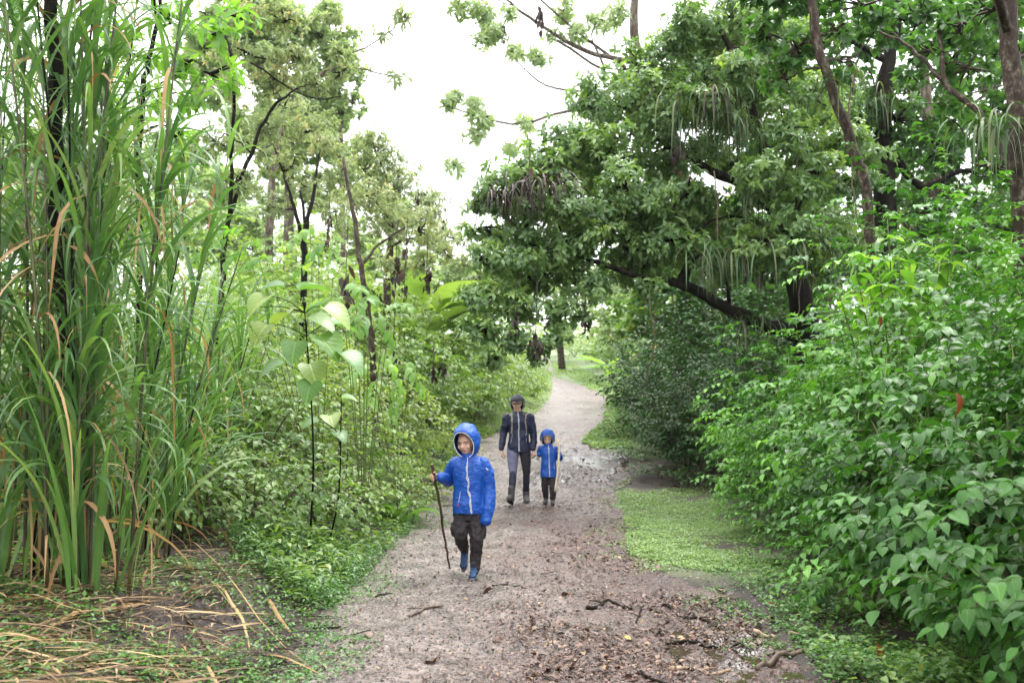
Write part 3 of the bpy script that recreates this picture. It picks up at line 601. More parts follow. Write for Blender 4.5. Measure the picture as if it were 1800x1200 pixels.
for lab, px, D, w, h in (("low weeds fringing the mud below the thicket's left end", 1100, 19.8, .45, .4), ("low weeds fringing the mud in the middle of the thicket", 1160, 18.0, .5, .45), ("low weeds at the top corner of the grass verge", 1235, 17.2, .5, .5), ("tuft of weeds beside the upper path on the right", 1090, 22.6, .5, .6)):
    shrub("weed_clump", lab, "weeds", (px - 900) / F * D, D, w, h, 'dark', 'ovate', .07, 60, 5, .2, 2, 1, "low weeds below the thicket", .3, .3, nst=2)

# strap-leaved epiphytes and hanging moss on the limbs
def epiphyte(label, px, py, D, n, L, dead=0):
    p = P(px, py, D); root = empty("epiphyte", p); tag(root, label, "epiphyte", "hanging strap plants on the limbs")
    for nm, mt_, k in (("leaves", 'epi', n), ("dead_leaves", 'brown', dead)):
        if not k: continue
        mb = MB(); a = rng.uniform(0, 6.28, k); b = p + rng.normal(0, 1, (k, 3)) * [.28 * L, .12 * L, .05]
        ribbons(mb, b, a, rng.uniform(-.3, 1.0, k), L * rng.uniform(.5, 1.1, k), rng.uniform(.015, .032, k), rng.uniform(1.8, 2.6, k), ns=6, taper='cane', pw=.7)
        o = mb.build(nm, M[mt_], root, uv=True)
    return root
for a in (("strap plant with a dead brown skirt on the upper middle limb", 1250, 165, 15.6, 70, 1.0, 60), ("strap plant hanging left of the brown-skirted one", 1205, 200, 15.8, 60, .9, 0), ("long strap plant below the brown-skirted one", 1290, 215, 15.8, 90, 1.1, 10),
          ("brown hanging beard at the crown's left shoulder", 955, 320, 14.9, 6, .9, 110), ("small brown beard at the crown's lower left shoulder", 890, 340, 14.8, 4, .7, 60), ("strap plant at the fork where limb meets dark trunk", 1350, 330, 15.8, 60, .9, 16),
          ("strap plants hanging from the thick low limb", 1270, 440, 15.2, 90, 1.0, 10), ("strap plant hanging over the dark fork", 1390, 420, 15.4, 90, 1.1, 20), ("strap plant at the limb's middle above the thicket", 1320, 560, 15.8, 50, .7, 10),
          ("long drooping strap plant on the edge trunk", 1765, 215, 9.9, 60, .75, 6), ("bunch of strap leaves at the leaning trunk's bend", 1480, 130, 12.2, 26, .6, 8), ("brown-bearded plant near the crown's top", 1330, 90, 16.2, 40, .9, 60), ("dark strap plant on the forked trunk", 1548, 170, 18.4, 40, 1.0, 20)):
    epiphyte(*a)
# lianas
for lab, pts in (("thin liana hanging in front of the big trunk", [(1405,150,15.8),(1400,300,15.7),(1412,430,15.6),(1402,560,15.6)]), ("curved liana between limb and thicket", [(1140,520,15.2),(1150,600,15.2),(1132,680,15.4)]), ("liana hanging beside the leaning trunk", [(1500,120,13),(1490,250,13),(1510,400,13)]), ("liana under the crown's middle", [(1255,300,15.5),(1262,420,15.5),(1250,520,15.5)])):
    a = np.array(pts, float); bm = MB(); limb(bm, P(*a.T), [.012, .009], 5, 6, .015); tag(bm.build("liana", M['twig']), lab, "liana", "lianas hanging under the canopy")

# pale branches of the tall tree behind
tree("pale_tree", "tall washed-out tree with bare branches and drooping leaf fans against the sky", "tree",
     [(1240,740,30),(1200,300,30),(1130,160,30),(1115,0,30),(1150,-100,30)], [.22, .2, .16, .12, .1],
     [(790,180,22,29),(830,185,20,29),(850,215,20,29),(930,215,20,29.5),(835,240,16,29),(810,15,24,29),(850,12,22,29),(870,60,24,29),(910,90,22,29),(900,30,16,29),(950,100,18,29.5),(1010,60,22,29.5),(1060,40,24,29.5),(990,20,22,29.5),(1090,20,20,29.5),(800,290,14,29),(860,45,18,29),(900,255,16,29),(975,70,14,29.5),(845,75,16,29)],
     'pale', 'lance', .30, bark='bark', dens=12, k=8, droop=.6, sub=.6, conn=True, up=.3,
     limbs=[([(1120,110,30),(1030,90,29.6),(930,30,29.3),(880,-10,29)], [.09, .07, .05, .03]), ([(1130,190,30),(1000,195,29.6),(900,218,29.2),(780,185,29)], [.07, .05, .035, .02]), ([(960,60,29.5),(1000,85,29.5),(1060,120,29.7),(1040,60,29.6),(1070,10,29.6)], [.05, .04, .04, .03, .03]), ([(1100,120,30),(1020,60,29.6),(940,-10,29.4)], [.06, .04, .03]), ([(1160,230,30),(1060,170,29.6),(960,150,29.3),(900,100,29)], [.06, .045, .03, .015])])

# ------------------------------------------------------------------ FAR CENTRE
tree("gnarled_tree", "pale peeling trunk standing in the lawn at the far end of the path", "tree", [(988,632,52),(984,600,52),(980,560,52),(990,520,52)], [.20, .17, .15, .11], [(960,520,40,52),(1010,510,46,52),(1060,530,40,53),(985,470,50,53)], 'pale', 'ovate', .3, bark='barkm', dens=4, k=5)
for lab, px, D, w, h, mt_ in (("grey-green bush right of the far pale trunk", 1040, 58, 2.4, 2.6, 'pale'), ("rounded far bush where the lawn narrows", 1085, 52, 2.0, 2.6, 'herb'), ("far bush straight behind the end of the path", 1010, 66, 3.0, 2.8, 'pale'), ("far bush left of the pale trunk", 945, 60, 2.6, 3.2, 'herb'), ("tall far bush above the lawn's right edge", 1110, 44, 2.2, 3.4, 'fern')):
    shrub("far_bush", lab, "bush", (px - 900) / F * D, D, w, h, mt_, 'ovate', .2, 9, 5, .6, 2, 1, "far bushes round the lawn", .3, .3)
def bigleaf(name, label, cat, px, D, n, L, mat='bright', wr=1.0, lean=.6, kind='paddle', yel=0, group=None, hz=0.0, droop=.5, w3=None):
    x = (px - 900) / F * D if w3 is None else w3[0]; D = D if w3 is None else w3[1]; z = float(Hn(x, D)); root = empty(name, (x, D, z)); tag(root, label, cat, group); sm = MB()
    for i in range(n):
        a = i * 2.4 + rng.uniform(-.4, .4); h = np.array([math.cos(a), math.sin(a), 0]); pl = L * rng.uniform(.5, .9) + hz
        b = np.array([x, D, z - .03]); e = b + h * pl * .35 + UP * pl
        tube(sm, smooth_line([b, (b + e) / 2 - h * .08 * pl, e], 4), [.010 + .012 * L, .006], 5)
        mb = MB(); leaves(mb, tpl(kind, 8), e[None], (h * lean + UP * rng.uniform(.3, 1.0))[None], (UP - h * .4 + .2 * rdir(1)[0])[None], L * rng.uniform(.8, 1.15), droop=rng.uniform(.3, 1) * droop * 1.6, wr=wr, rnd=np.array([rng.random()]))
        mb.build("leaf", M['yellow'] if i < yel else M[mat], root, uv=True)
    sm.build("stem", M['stem'], root); return root
for a in (("heliconia plant with upright paddle leaves and yellow stems by the far path bend", 1130, 31, 9, 1.5, 1), ("low heliconia leaning over the far lawn", 1085, 34, 7, 1.4, 1)):
    bigleaf("heliconia", a[0], "plant", a[1], a[2], a[3], a[4], yel=a[5])
for i, (px, D, L) in enumerate(((705, 24, 1.5), (735, 25, 1.6), (768, 26, 1.9), (690, 27, 1.4))):
    bigleaf("banana_plant", ["bright banana plant behind the slender left trunk", "banana plant in the middle of the far left clearing", "tallest banana plant of the far left clearing", "banana plant farthest left in the clearing"][i], "plant", px, D, 9, L, 'herb', wr=1.3, hz=1.0, group="banana plants in the left clearing")

# ------------------------------------------------------------------ LEFT SIDE
def cane(label, x, y, n, h0, h1, spread, dry=10, seed=0, lean=.08):
    z0 = float(Hn(x, y)); root = empty("cane_clump", (x, y, z0)); tag(root, label, "cane clump", "tall cane grass clumps at the left")
    lv, dr, sb, tb = MB(), MB(), MB(), MB()
    for i in range(n):
        a = rng.uniform(0, 6.28); r = spread * math.sqrt(rng.random()); b = np.array([x + r * math.cos(a), y + r * math.sin(a), 0.]); b[2] = float(Hn(b[0], b[1])) - .03
        h = rng.uniform(h0, h1); ld = np.array([math.cos(a), math.sin(a), 0]) * lean * h * rng.uniform(.2, 1.6) + np.array([rng.normal(0, .05 * h), rng.normal(0, .04 * h), 0])
        q = smooth_line([b, b + ld * .3 + UP * h * .45, b + ld + UP * h], 6); sm = MB()
        tube(sm, q, [rng.uniform(.008, .013), .005], 6, rnd=rng.random()); sm.build("stalk", M['stalk'] if rng.random() < .7 else M['barkd'], root)
        k = int(h * 10); f = np.sort(rng.uniform(.12, 1, k)); idx = (f * (len(q) - 1)).astype(int); fr = f * (len(q) - 1) - idx; idx2 = np.minimum(idx + 1, len(q) - 1)
        p = q[idx] * (1 - fr[:, None]) + q[idx2] * fr[:, None]
        az = rng.uniform(0, 6.28) + np.arange(k) * 3.14 + rng.normal(0, .5, k)
        L = rng.uniform(.55, 1.2, k) * (1.05 - .35 * np.abs(f - .6))
        ribbons(lv, p, az, rng.uniform(1.05, 1.5, k), L, rng.uniform(.016, .040, k), rng.uniform(.9, 3.6, k), ns=11, twist=rng.normal(0, .5, k), pw=rng.uniform(1.4, 2.2))
        m_ = rng.integers(2, 7) if rng.random() < dry / 12 else 0
        if m_:
            f = rng.uniform(.1, .98, m_); p = q[(f * (len(q) - 1)).astype(int)]
            ribbons(dr, p, rng.uniform(0, 6.28, m_), rng.uniform(-.2, 1.3, m_), rng.uniform(.5, 1.1, m_), rng.uniform(.010, .032, m_), rng.uniform(1.6, 3, m_), rnd=rng.random(m_) * .75, ns=8, twist=rng.normal(0, 1.5, m_), pw=.6)
    k = n * 2; a = rng.uniform(0, 6.28, k); b = np.stack([x + spread * np.cos(a) * rng.random(k), y + spread * np.sin(a) * rng.random(k), 0 * a], -1); b[:, 2] = Hn(b[:, 0], b[:, 1])
    ribbons(lv, b, a, rng.uniform(1.1, 1.5, k), rng.uniform(.8, 2.0, k), rng.uniform(.022, .04, k), rng.uniform(.3, 1.8, k), ns=11, twist=rng.normal(0, .4, k), pw=2)
    lv.build("leaves", M['cane'], root, uv=True)
    if dr.V: dr.build("dead_leaves", M['dry'], root, uv=True)
    return root
cane("dense tall cane clump nearest the camera, its blades hanging to the ground", -2.42, 5.8, 15, 2.4, 4.8, .26, 16, lean=.04)
cane("cane clump at the left edge of the picture with hanging dead leaves", -3.05, 5.9, 16, 3.0, 4.8, .40, 24, lean=.05)
cane("cane clump between the dark trunk and the path, arching to the right", -2.85, 7.3, 12, 1.8, 3.3, .34, 7, lean=.12)
cane("cane clump behind the dark trunk", -3.7, 7.9, 14, 3.0, 5.0, .5, 16, lean=.05)
cane("lower cane clump behind the first, blades arching over the weeds", -3.1, 9.0, 12, 1.2, 2.2, .45, 3, lean=.15)
cane("short cane tufts farthest along the left bank", -3.5, 10.6, 14, 1.2, 2.6, .6, 3, lean=.2)
tree("dark_trunk", "dark straight trunk standing inside the tall cane clumps", "tree trunk", [(150,1020,5.9),(124,700,5.88),(104,420,5.85),(98,150,5.85),(84,-80,5.85)], [.052, .046, .042, .036], [], 'dark', 'ovate', .1, bark='barkd', conn=False)
# dead cane leaves lying round the clumps
dl = [(60,935,380,940,.05),(230,985,30,1060,.04),(300,960,560,1110,.02),(240,985,520,1095,.02),(330,910,245,1010,.04),(430,880,390,965,.035),(260,880,230,1010,.045),(90,960,100,1080,.03),(170,1010,0,1085,.04),(130,965,300,945,.035),
      (0,1175,250,1085,.03),(10,1190,110,1150,.045),(160,1125,130,1200,.02),(320,1120,420,1185,.02),(430,1095,580,1115,.025),(280,1010,250,1080,.03),(50,900,20,960,.035),(0,1005,90,1010,.03),(380,1030,440,1090,.02),(340,1040,300,1090,.03),
      (500,930,560,980,.03),(460,1020,520,1060,.03),(110,1040,220,1050,.03),(20,1110,140,1125,.03),(360,950,420,1000,.03),(210,1120,300,1100,.02),(60,1030,150,990,.03),(480,985,420,1010,.02)]
DLAB = ['long blade bridging two arched stalks, pointing down towards the path', 'blade sweeping down to the left edge of the picture', 'longest dead stalk, running from the clumps towards the path edge', 'split straw stalk ending on the bare earth, beside the longest one', 'tall bent blade leaning up against the middle clump', 'short blade standing at a slant in the right-hand weeds', 'upright broad straw blade right of the nearest clump', 'broken blade standing among the lower left weeds', 'thick straw bundle lying low along the left margin', 'straw blade lying level just behind the nearest clump', 'pale blade lying lowest in the bottom left corner', 'broad blade crossing the bottom left corner', 'short stalk standing steeply at the bottom left', 'thin curved twig-like blade on the lowest bare earth', "straw blade lying across the bank's edge onto the path", 'drooping blade at the right foot of the nearest clump', "brown blade slanting into the picture's left edge", 'horizontal blade touching the left edge of the picture', 'small curled blade on the bank below the longest stalk', 'small torn blade under the split stalk', "brown blade in the weeds above the path's left edge", "brown blade on the bank's crumbled earth", 'narrow blade lying just in front of the nearest clump', 'narrow blade low at the left margin, above the corner blades', 'blade tip lying right of the upright broad blade', 'short blade pointing away from the clumps at the bottom', 'stubby blade between the left clumps', 'short blade lying in the weeds right of the slanted one']
for i, (x0, y0, x1, y1, wd) in enumerate(dl):
    D0, D1 = depth_at(y0) * .84, depth_at(y1) * .84
    a, b = P(x0, y0, D0), P(x1, y1, D1); t = np.linspace(0, 1, 9)[:, None]; q = a * (1 - t) + b * t; q[:, 0] += .04 * np.sin(t[:, 0] * 4 + i); q[:, 2] = Hn(q[:, 0], q[:, 1]) + .015 + rng.uniform(.01, .07) * np.sin(t[:, 0] * 3.1)
    tg = norm(np.gradient(q, axis=0)); s = norm(np.cross(tg, UP + .5 * rng.normal(size=3))); nn = np.cross(s, tg); w = wd * .42 * (np.sin(math.pi * (t * .9 + .07)) ** .6)
    mb = MB(); R = np.stack([q - s * w, q + nn * w * .35, q + s * w], 1); Fq = np.array([(3 * k + j, 3 * k + j + 1, 3 * k + j + 4, 3 * k + j + 3) for k in range(8) for j in (0, 1)])
    mb.add(R.reshape(-1, 3), Fq, r=rng.random() * .9, uv=np.array([(u, tt) for tt in t[:, 0] for u in (0, .5, 1)]))
    tag(mb.build("dead_cane_leaf", M['dry'], uv=True), DLAB[i], "dead leaf", "dead cane leaves on the left bank")

q_ = poly_pts(3600, [(-150,930),(250,905),(370,960),(420,1060),(380,1200),(250,1500),(-400,1500)]); D = depth_at(q_[:, 1]); X = P(q_[:, 0], q_[:, 1], D)[:, 0]; n = len(X); mb = MB()
ribbons(mb, np.stack([X, D, Hn(X, D) + rng.uniform(.01, .08, n)], -1), rng.uniform(0, 6.28, n), rng.uniform(-.05, .16, n), rng.uniform(.08, .45, n), rng.uniform(.003, .014, n), rng.uniform(.1, .5, n), ns=6, twist=rng.normal(0, 1, n))
tag(mb.build("dead_straw", M['straw'], uv=True), "tangled thin dead straw covering the foot of the left bank", "straw", kind="stuff")
q_ = poly_pts(1500, [(-150,960),(330,960),(520,1040),(560,1110),(470,1230),(380,1500),(-400,1500)]); D = depth_at(q_[:, 1]); X = P(q_[:, 0], q_[:, 1], D)[:, 0]; n = len(X); mb = MB()
ribbons(mb, np.stack([X, D, Hn(X, D) + rng.uniform(.0, .05, n)], -1), rng.uniform(0, 6.28, n), rng.uniform(-.05, .22, n), rng.uniform(.12, .5, n), rng.uniform(.005, .014, n), rng.uniform(.1, .5, n), ns=6, twist=rng.normal(0, 1, n), fold=1)
tag(mb.build("dead_straw", M['brown'], uv=True), "rotting dark stalks and roots matted over the left bank's earth", "straw", kind="stuff")
# slender trees and their feathery olive crowns
tree("slender_tree", "slender patchy-barked tree behind the left bank, nearest to the path", "tree", [(664,770,16),(655,640,16),(648,560,16),(636,480,16),(622,390,16.2),(604,280,16.5)], [.06, .052, .046, .04, .026],
     [(700,455,40,16.3),(745,465,34,16.6),(690,400,46,17),(650,345,50,17),(600,300,50,17),(735,405,44,17),(570,250,44,17),(780,440,30,17)], 'olive', 'lance', .12, bark='barkm', dens=30, k=7, droop=.35, sub=.75, shell=.15, wr=1.0, hole=.15,
     limbs=[([(633,470,16),(665,430,16.2),(712,400,16.4)], [.03, .022, .015])])
tree("forked_tree", "small dark tree forking low against the pale clearing", "tree", [(533,600,19),(534,470,19),(533,430,19)], [.06, .065, .06],
     [(500,300,50,19.5),(450,260,50,19.5),(540,330,46,19.5),(590,370,40,20),(470,360,36,19),(430,330,36,19),(560,210,44,19.5),(500,190,50,20)], 'olive', 'lance', .125, bark='barkd', dens=24, k=7, droop=.35, sub=.75, shell=.15, wr=1.0, hole=.2,
     limbs=[([(533,430,19),(522,380,19),(500,310,19.2),(480,250,19.4)], [.045, .035, .025, .015]), ([(533,430,19),(545,370,19),(560,280,19.3)], [.055, .04, .02]), ([(533,440,19),(535,390,19),(528,330,19.3)], [.05, .03, .02])])
tree("olive_tree", "yellow-green feathery tree whose crown meets the open sky", "tree", [(682,620,22),(681,540,22),(684,470,22),(690,400,22)], [.10, .09, .08, .06],
     [(650,240,40,22),(640,300,56,22),(700,330,56,22),(760,385,46,22),(740,340,40,22.5),(800,420,36,22.5),(690,390,60,22),(620,360,60,22),(755,430,50,22),(810,455,30,22),(665,270,44,22)], 'olive', 'lance', .135, bark='barkm', dens=24, k=7, droop=.35, sub=.75, shell=.15, wr=1.0, hole=.1,
     limbs=[([(683,575,22),(672,530,21.8),(640,500,21.6)], [.04, .03, .015])])
tree("leafy_tree", "loose-crowned tree with a dark diagonal limb in the upper left", "tree", [(380,760,14),(385,560,14),(404,380,14),(440,270,14),(480,190,14),(524,155,14)], [.045, .04, .034, .028, .022, .014],
     [(470,140,50,14.5),(520,100,44,14.5),(430,90,50,14.5),(400,150,44,14.5),(460,230,44,14.5),(560,150,36,14.5),(590,90,30,14.5),(500,40,50,14.5),(440,20,46,14.5),(580,30,26,15),(545,230,34,15),(380,250,40,14.5),(600,130,26,14.5),(415,320,34,14)], 'olive', 'lance', .105, bark='barkd', dens=48, k=7, droop=.4, sub=.75, shell=.15, wr=1.1, hole=.1,
     limbs=[([(410,110,13),(395,60,13),(350,20,13)], [.02, .016, .01]), ([(404,380,14),(408,250,13.6),(410,120,13),(395,60,13)], [.03, .025, .02, .015]), ([(440,110,13.4),(540,170,13.6),(600,170,13.8)], [.015, .012, .008])])
tree("bright_sapling_tree", "thin dark-stemmed tree with large bright hanging leaves behind the cane", "tree", [(246,900,9.2),(246,500,9.2),(248,200,9.2),(262,100,9.2),(284,0,9.2),(290,-60,9.2)], [.035, .032, .025, .02, .012],
     [(300,40,50,9.3),(250,100,44,9.5),(330,110,50,9.5),(380,60,44,9.6),(280,170,44,9.5),(340,180,40,9.7),(200,60,50,9.6),(230,200,40,9.6),(370,130,40,9.8),(310,240,34,9.8),(180,150,44,9.8),(420,30,34,9.8),(60,-330,230,6),(300,-300,200,6.6),(-200,-300,230,6.4)], 'bright', 'lance', .18, bark='barkd', dens=15, k=4, droop=.45, sub=.9, shell=.1, wr=1.15, ns=4, hole=.15,  # last, large blobs are out of view, added to shade the bottom left
     limbs=[([(248,205,9.2),(225,110,9.2),(198,30,9.3)], [.018, .014, .008]), ([(256,170,9.2),(300,135,9.2),(332,120,9.3)], [.01, .008, .005])])
tree("tall_pole_tree", "tall thin trunk rising faintly beside the open sky", "tree", [(610,500,34),(600,280,34),(592,150,34),(570,0,34),(560,-60,34)], [.10, .09, .08, .07, .06], [(600,90,44,34),(615,130,34,34),(560,60,30,34),(600,200,30,34),(585,260,36,34),(560,160,50,34),(520,60,50,34),(620,180,30,34),(540,230,50,34),(610,60,24,34)], 'pale', 'ovate', .2, dens=14, k=6, hole=.1)
tree("bare_branch_tree", "thin tree reaching a single leafy twig into the sky", "tree", [(470,760,26),(480,300,26),(540,160,26),(600,105,26),(650,80,26),(700,45,26)], [.12, .09, .05, .03, .02, .012], [(718,32,17,26),(672,58,7,26),(695,135,9,26),(700,22,10,26)], 'olive', 'lance', .3, dens=12, k=5, droop=.5, conn=True)
# pale trees beyond the clearing
rowsP = [(360,430,70,44),(440,420,60,44),(520,440,60,46),(600,430,60,46),(680,450,50,46),(760,480,50,46),(820,500,40,46),(420,500,70,40),(520,510,60,40),(620,520,60,42),(720,520,50,42),(800,540,40,42),(380,340,60,48),(300,380,80,44),(200,400,90,40),(100,380,90,40),(0,400,90,40),(480,350,40,50),(250,300,60,46),(120,280,70,44),(20,260,80,42),(430,60,60,34),(500,120,56,34),(380,140,60,34),(460,220,60,34),(540,260,50,36),(330,260,60,34),(400,320,50,36),(560,340,50,36),(470,20,60,34),(540,40,46,34),(590,110,36,34),(600,200,34,35),(560,190,50,35),(620,270,36,36),(500,180,50,35),(410,20,60,34),(360,80,60,34),(640,320,40,38),(700,360,40,40),(580,20,30,34),(500,280,50,36),(430,380,50,38)]
for i, s in enumerate((rowsP[:4], rowsP[4:7], rowsP[7:10], rowsP[10:12], rowsP[12:15], rowsP[15:18], rowsP[18:21], rowsP[21:])):
    c = np.mean(np.array(s), 0)
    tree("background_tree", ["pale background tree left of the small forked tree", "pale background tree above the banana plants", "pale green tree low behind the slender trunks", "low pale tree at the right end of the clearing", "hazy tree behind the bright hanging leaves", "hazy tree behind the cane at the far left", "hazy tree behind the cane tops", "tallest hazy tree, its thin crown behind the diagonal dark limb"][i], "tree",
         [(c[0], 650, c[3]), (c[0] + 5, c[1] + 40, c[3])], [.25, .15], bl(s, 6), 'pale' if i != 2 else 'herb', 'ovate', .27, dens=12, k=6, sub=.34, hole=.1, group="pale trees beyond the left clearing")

# undergrowth shrubs on the left bank
sh = [ # px, D, w, h, mat, kind, L, label
 (935, 34, .5, 1.3, 'fern', 'lance', .16, "narrow-leaved bush beside the far path on the left"), (900, 31, .9, 1.4, 'herb', 'lance', .16, "pale feathery bush left of the far path"), (862, 27, 1.1, 1.4, 'herb', 'lance', .15, "feathery bush behind the boy in front"),
 (832, 24, .8, 1.35, 'fern', 'lance', .13, "dark tufted bush just above the front boy's hood"), (835, 31, 1.5, 2.1, 'herb', 'ovate', .15, "pale weed bush below the hanging tip of the crown"), (790, 25, 1.3, 1.8, 'herb', 'ovate', .13, "light green weeds left of the front boy's hood"),
 (745, 22, 1.2, 1.8, 'fern', 'ovate', .12, "loose weed bush right of the slender trunk"), (700, 18, .9, 1.3, 'herb', 'ovate', .11, "light bush at the foot of the slender trunk"), (800, 35, 2.2, 3.0, 'herb', 'ovate', .18, "tall hazy bush in the gap beside the crown"),
 (760, 30, 2.0, 3.0, 'fern', 'ovate', .17, "tall bush below the hanging dead leaves"), (690, 26, 2.0, 2.8, 'herb', 'ovate', .16, "bush in front of the banana plants"), (640, 21, 1.6, 2.4, 'fern', 'ovate', .14, "bush left of the slender trunk"),
 (590, 17, 1.3, 2.1, 'herb', 'ovate', .12, "bright bush behind the heart-leaved plant"), (540, 22, 2.0, 2.8, 'herb', 'ovate', .16, "bush under the small forked tree"), (470, 19, 1.7, 2.6, 'fern', 'ovate', .14, "bush behind the arching cane tips"),
 (400, 16, 1.6, 2.5, 'herb', 'ovate', .13, "bush behind the lower cane clump"), (330, 14, 1.4, 2.4, 'fern', 'ovate', .13, "dark bush seen through the cane"), (250, 12.5, 1.4, 2.2, 'fern', 'ovate', .12, "bush seen between cane stalks"),
 (150, 11.5, 1.5, 2.2, 'fern', 'ovate', .12, "bush behind the cane left of the dark trunk"), (40, 10.5, 1.5, 2.4, 'herb', 'ovate', .12, "bush at the left edge behind the cane"), (640, 14, .8, 1.0, 'fern', 'ovate', .09, "low weeds around the foot of the slender trunk"),
 (520, 12.8, 1.1, 1.5, 'herb', 'ovate', .09, "weed thicket below the heart-leaved plant"), (450, 11.4, 1.0, 1.4, 'fern', 'ovate', .09, "weed thicket right of the lower cane clump"), (590, 12.0, .8, .9, 'herb', 'ovate', .08, "light weeds above the pleated-leaf plant"),
 (560, 10.4, .7, .75, 'fern', 'ovate', .075, "weeds above the bank's bare earth"), (470, 9.6, .8, .8, 'fern', 'ovate', .075, "weeds in front of the short cane tufts"), (380, 9.4, .8, .9, 'fern', 'ovate', .08, "weeds right of the middle cane clump"),
 (300, 10.4, .9, 1.1, 'herb', 'ovate', .08, "weeds behind the middle cane clump"), (690, 13.2, .6, .6, 'herb', 'ovate', .07, "fringe of weeds by the path left of the front boy"), (740, 16.2, .6, .65, 'herb', 'ovate', .08, "fringe of weeds by the path above the boy's stick"),
 (770, 19.5, .6, .7, 'herb', 'ovate', .09, "tall fringe of weeds by the path behind the front boy"), (100, 8.7, .9, 1.0, 'fern', 'ovate', .09, "dark weeds under the cane at the left edge"), (220, 8.6, .8, .8, 'fern', 'ovate', .085, "dark weeds between the cane clumps"),
 (420, 13.5, 1.3, 2.0, 'herb', 'ovate', .11, "bright thicket behind the short cane tufts"), (610, 26, 2.2, 3.2, 'herb', 'ovate', .18, "tall pale bush in the left clearing"), (480, 28, 2.6, 3.8, 'herb', 'ovate', .2, "tall pale bush behind the small forked tree")]
for px, D, w, h, mt_, kd, L, lab in sh:
    shrub("undergrowth_bush", lab, "bush", (px - 900) / F * D, D, w * 1.12, h * (1.18 if D > 11 and px < 760 else 1.0), mt_, kd, L, 36 / (L / .1), 6, .3 + L, 3 if D < 12 else 2, 1.0 if kd == 'ovate' else 1.4, "undergrowth bushes on the left bank", .45, .35, nst=6, twigs=D < 20)

# heart-leaved plant, pleated-leaf plants, opposite-leaved saplings
def plant_px(name, label, cat, base, leafs, mat, kind, stem_r=.012, group=None, wr=1.0, ns=6, bark='stem'):
    """base (px,py,D); leafs: (px,py,D,L_m,az_deg,elev) leaf attachment points"""
    b = P(*base); b[2] = float(Hn(b[0], b[1])) - .03; root = empty(name, b); tag(root, label, cat, group); sm = MB()
    L_ = np.array(leafs, float); tips = P(L_[:, 0], L_[:, 1], L_[:, 2]); top = tips[np.argmax(tips[:, 2])]
    mainp = smooth_line([b, b * .6 + top * .4 + [.06, 0, 0], top], 8); tube(sm, mainp, [stem_r, stem_r * .4], 6)
    for t, l in zip(tips, L_):
        i = int(np.argmin(np.linalg.norm(mainp - (t - UP * .12), axis=1))); tube(sm, smooth_line([mainp[i], (mainp[i] + t) / 2 + UP * .03, t], 4), [.005, .003], 4)
        az = math.radians(l[4]); mb = MB()
        leaves(mb, tpl(kind, ns), t[None], np.array([[math.cos(az), math.sin(az), l[5]]]), norm(UP * 1 + np.array([0, -.35, 0]) + .2 * rdir(1)), l[3], droop=.3, rnd=np.array([rng.random()]), wr=wr)
        mb.build("leaf", M[mat], root, uv=True)
    sm.build("stem", M[bark], root); return root
plant_px("heart_leaf_plant", "tall plant with big pale heart-shaped leaves on the left bank", "plant", (545,900,9.0), [(500,505,8.3,.22,200,.1),(525,510,8.3,.30,20,.3),(475,520,8.2,.28,230,-.5),(540,560,8.3,.30,-20,-.2),(510,550,8.4,.28,150,-.3),(560,590,8.2,.32,-35,-.6),(530,470,8.5,.20,90,.3),(470,570,8.4,.26,240,-.8),(520,600,8.3,.24,-90,-1),(545,640,8.4,.26,-60,-.8),(500,640,8.5,.26,200,-.3),(570,540,8.2,.30,-10,-.5),(600,620,8.2,.28,-30,-.5),(455,540,8.6,.24,180,0),(548,670,8.3,.22,-100,-1.2),(585,570,8.5,.26,30,0)], 'heart', 'heart', bark='barkd', stem_r=.012)
plant_px("heart_leaf_plant", "smaller heart-leaved plant low on the bank, half hidden by weeds", "plant", (575,900,9.6), [(580,730,9,.20,-70,-.3),(560,740,9,.18,200,-.2),(600,700,9,.16,0,.1),(590,760,9.1,.17,-40,-.4)], 'heart', 'heart', bark='barkd')
for lab, bpx, pts in (("sapling with fans of drooping pointed leaves right of the heart-leaved plant", (640,860,11), [(600,520,10.4),(625,500,10.4),(650,520,10.4),(640,555,10.4),(675,560,10.6),(610,560,10.3),(690,535,10.8)]), ("low sapling with fans of pointed leaves beside the slender trunk", (700,840,13), [(640,640,12),(680,625,12),(720,640,12.4),(660,670,12),(700,680,12.2)]), ("sapling arching over the weeds in front of the olive crowns", (560,860,12), [(560,430,12),(590,420,12),(545,400,12.2),(420,400,11.5),(445,420,11.5),(390,420,11.4),(470,450,11.5)])):
    b = P(*bpx); b[2] = float(Hn(b[0], b[1])) - .03; root = empty("sapling", b); tag(root, lab, "sapling", "slim saplings on the left bank"); sm, mb = MB(), MB()
    for t in pts:
        tp_ = P(*t); q = smooth_line([b, b * .4 + tp_ * .6 + UP * .15, tp_], 5); tube(sm, q, [.007, .003], 5)
        d = norm(np.array([tp_[0] - b[0], -.3, -.1]) + .3 * rdir(1)[0])[None]
        sprays(mb, sm, tp_[None] - d * .1, d, .42, 6, tpl('lance', 4), .17, droop=.5, sag=.35, pinn=True, wr=1.5)
    sm.build("stem", M['stem'], root); mb.build("foliage", M['bright'], root, uv=True)
def pleated(label, px, py, n, L, mat='bright'):
    x, D = G(px, py); x, D = float(x), float(D); z = float(Hn(x, D)); root = empty("pleated_leaf_plant", (x, D, z)); tag(root, label, "plant", "strap-leaved ground plants on the left bank")
    mb = MB(); a = rng.uniform(0, 6.28, n); b = np.array([x, D, z - .02]) + rng.normal(0, .04, (n, 3)) * [1, 1, 0]
    ribbons(mb, b, a, rng.uniform(.9, 1.45, n), L * rng.uniform(.6, 1.1, n), L * rng.uniform(.09, .14, n), rng.uniform(1.2, 2.6, n), ns=10, taper='leaf', fold=.5, pw=1.4)
    mb.build("leaves", M[mat], root, uv=True)
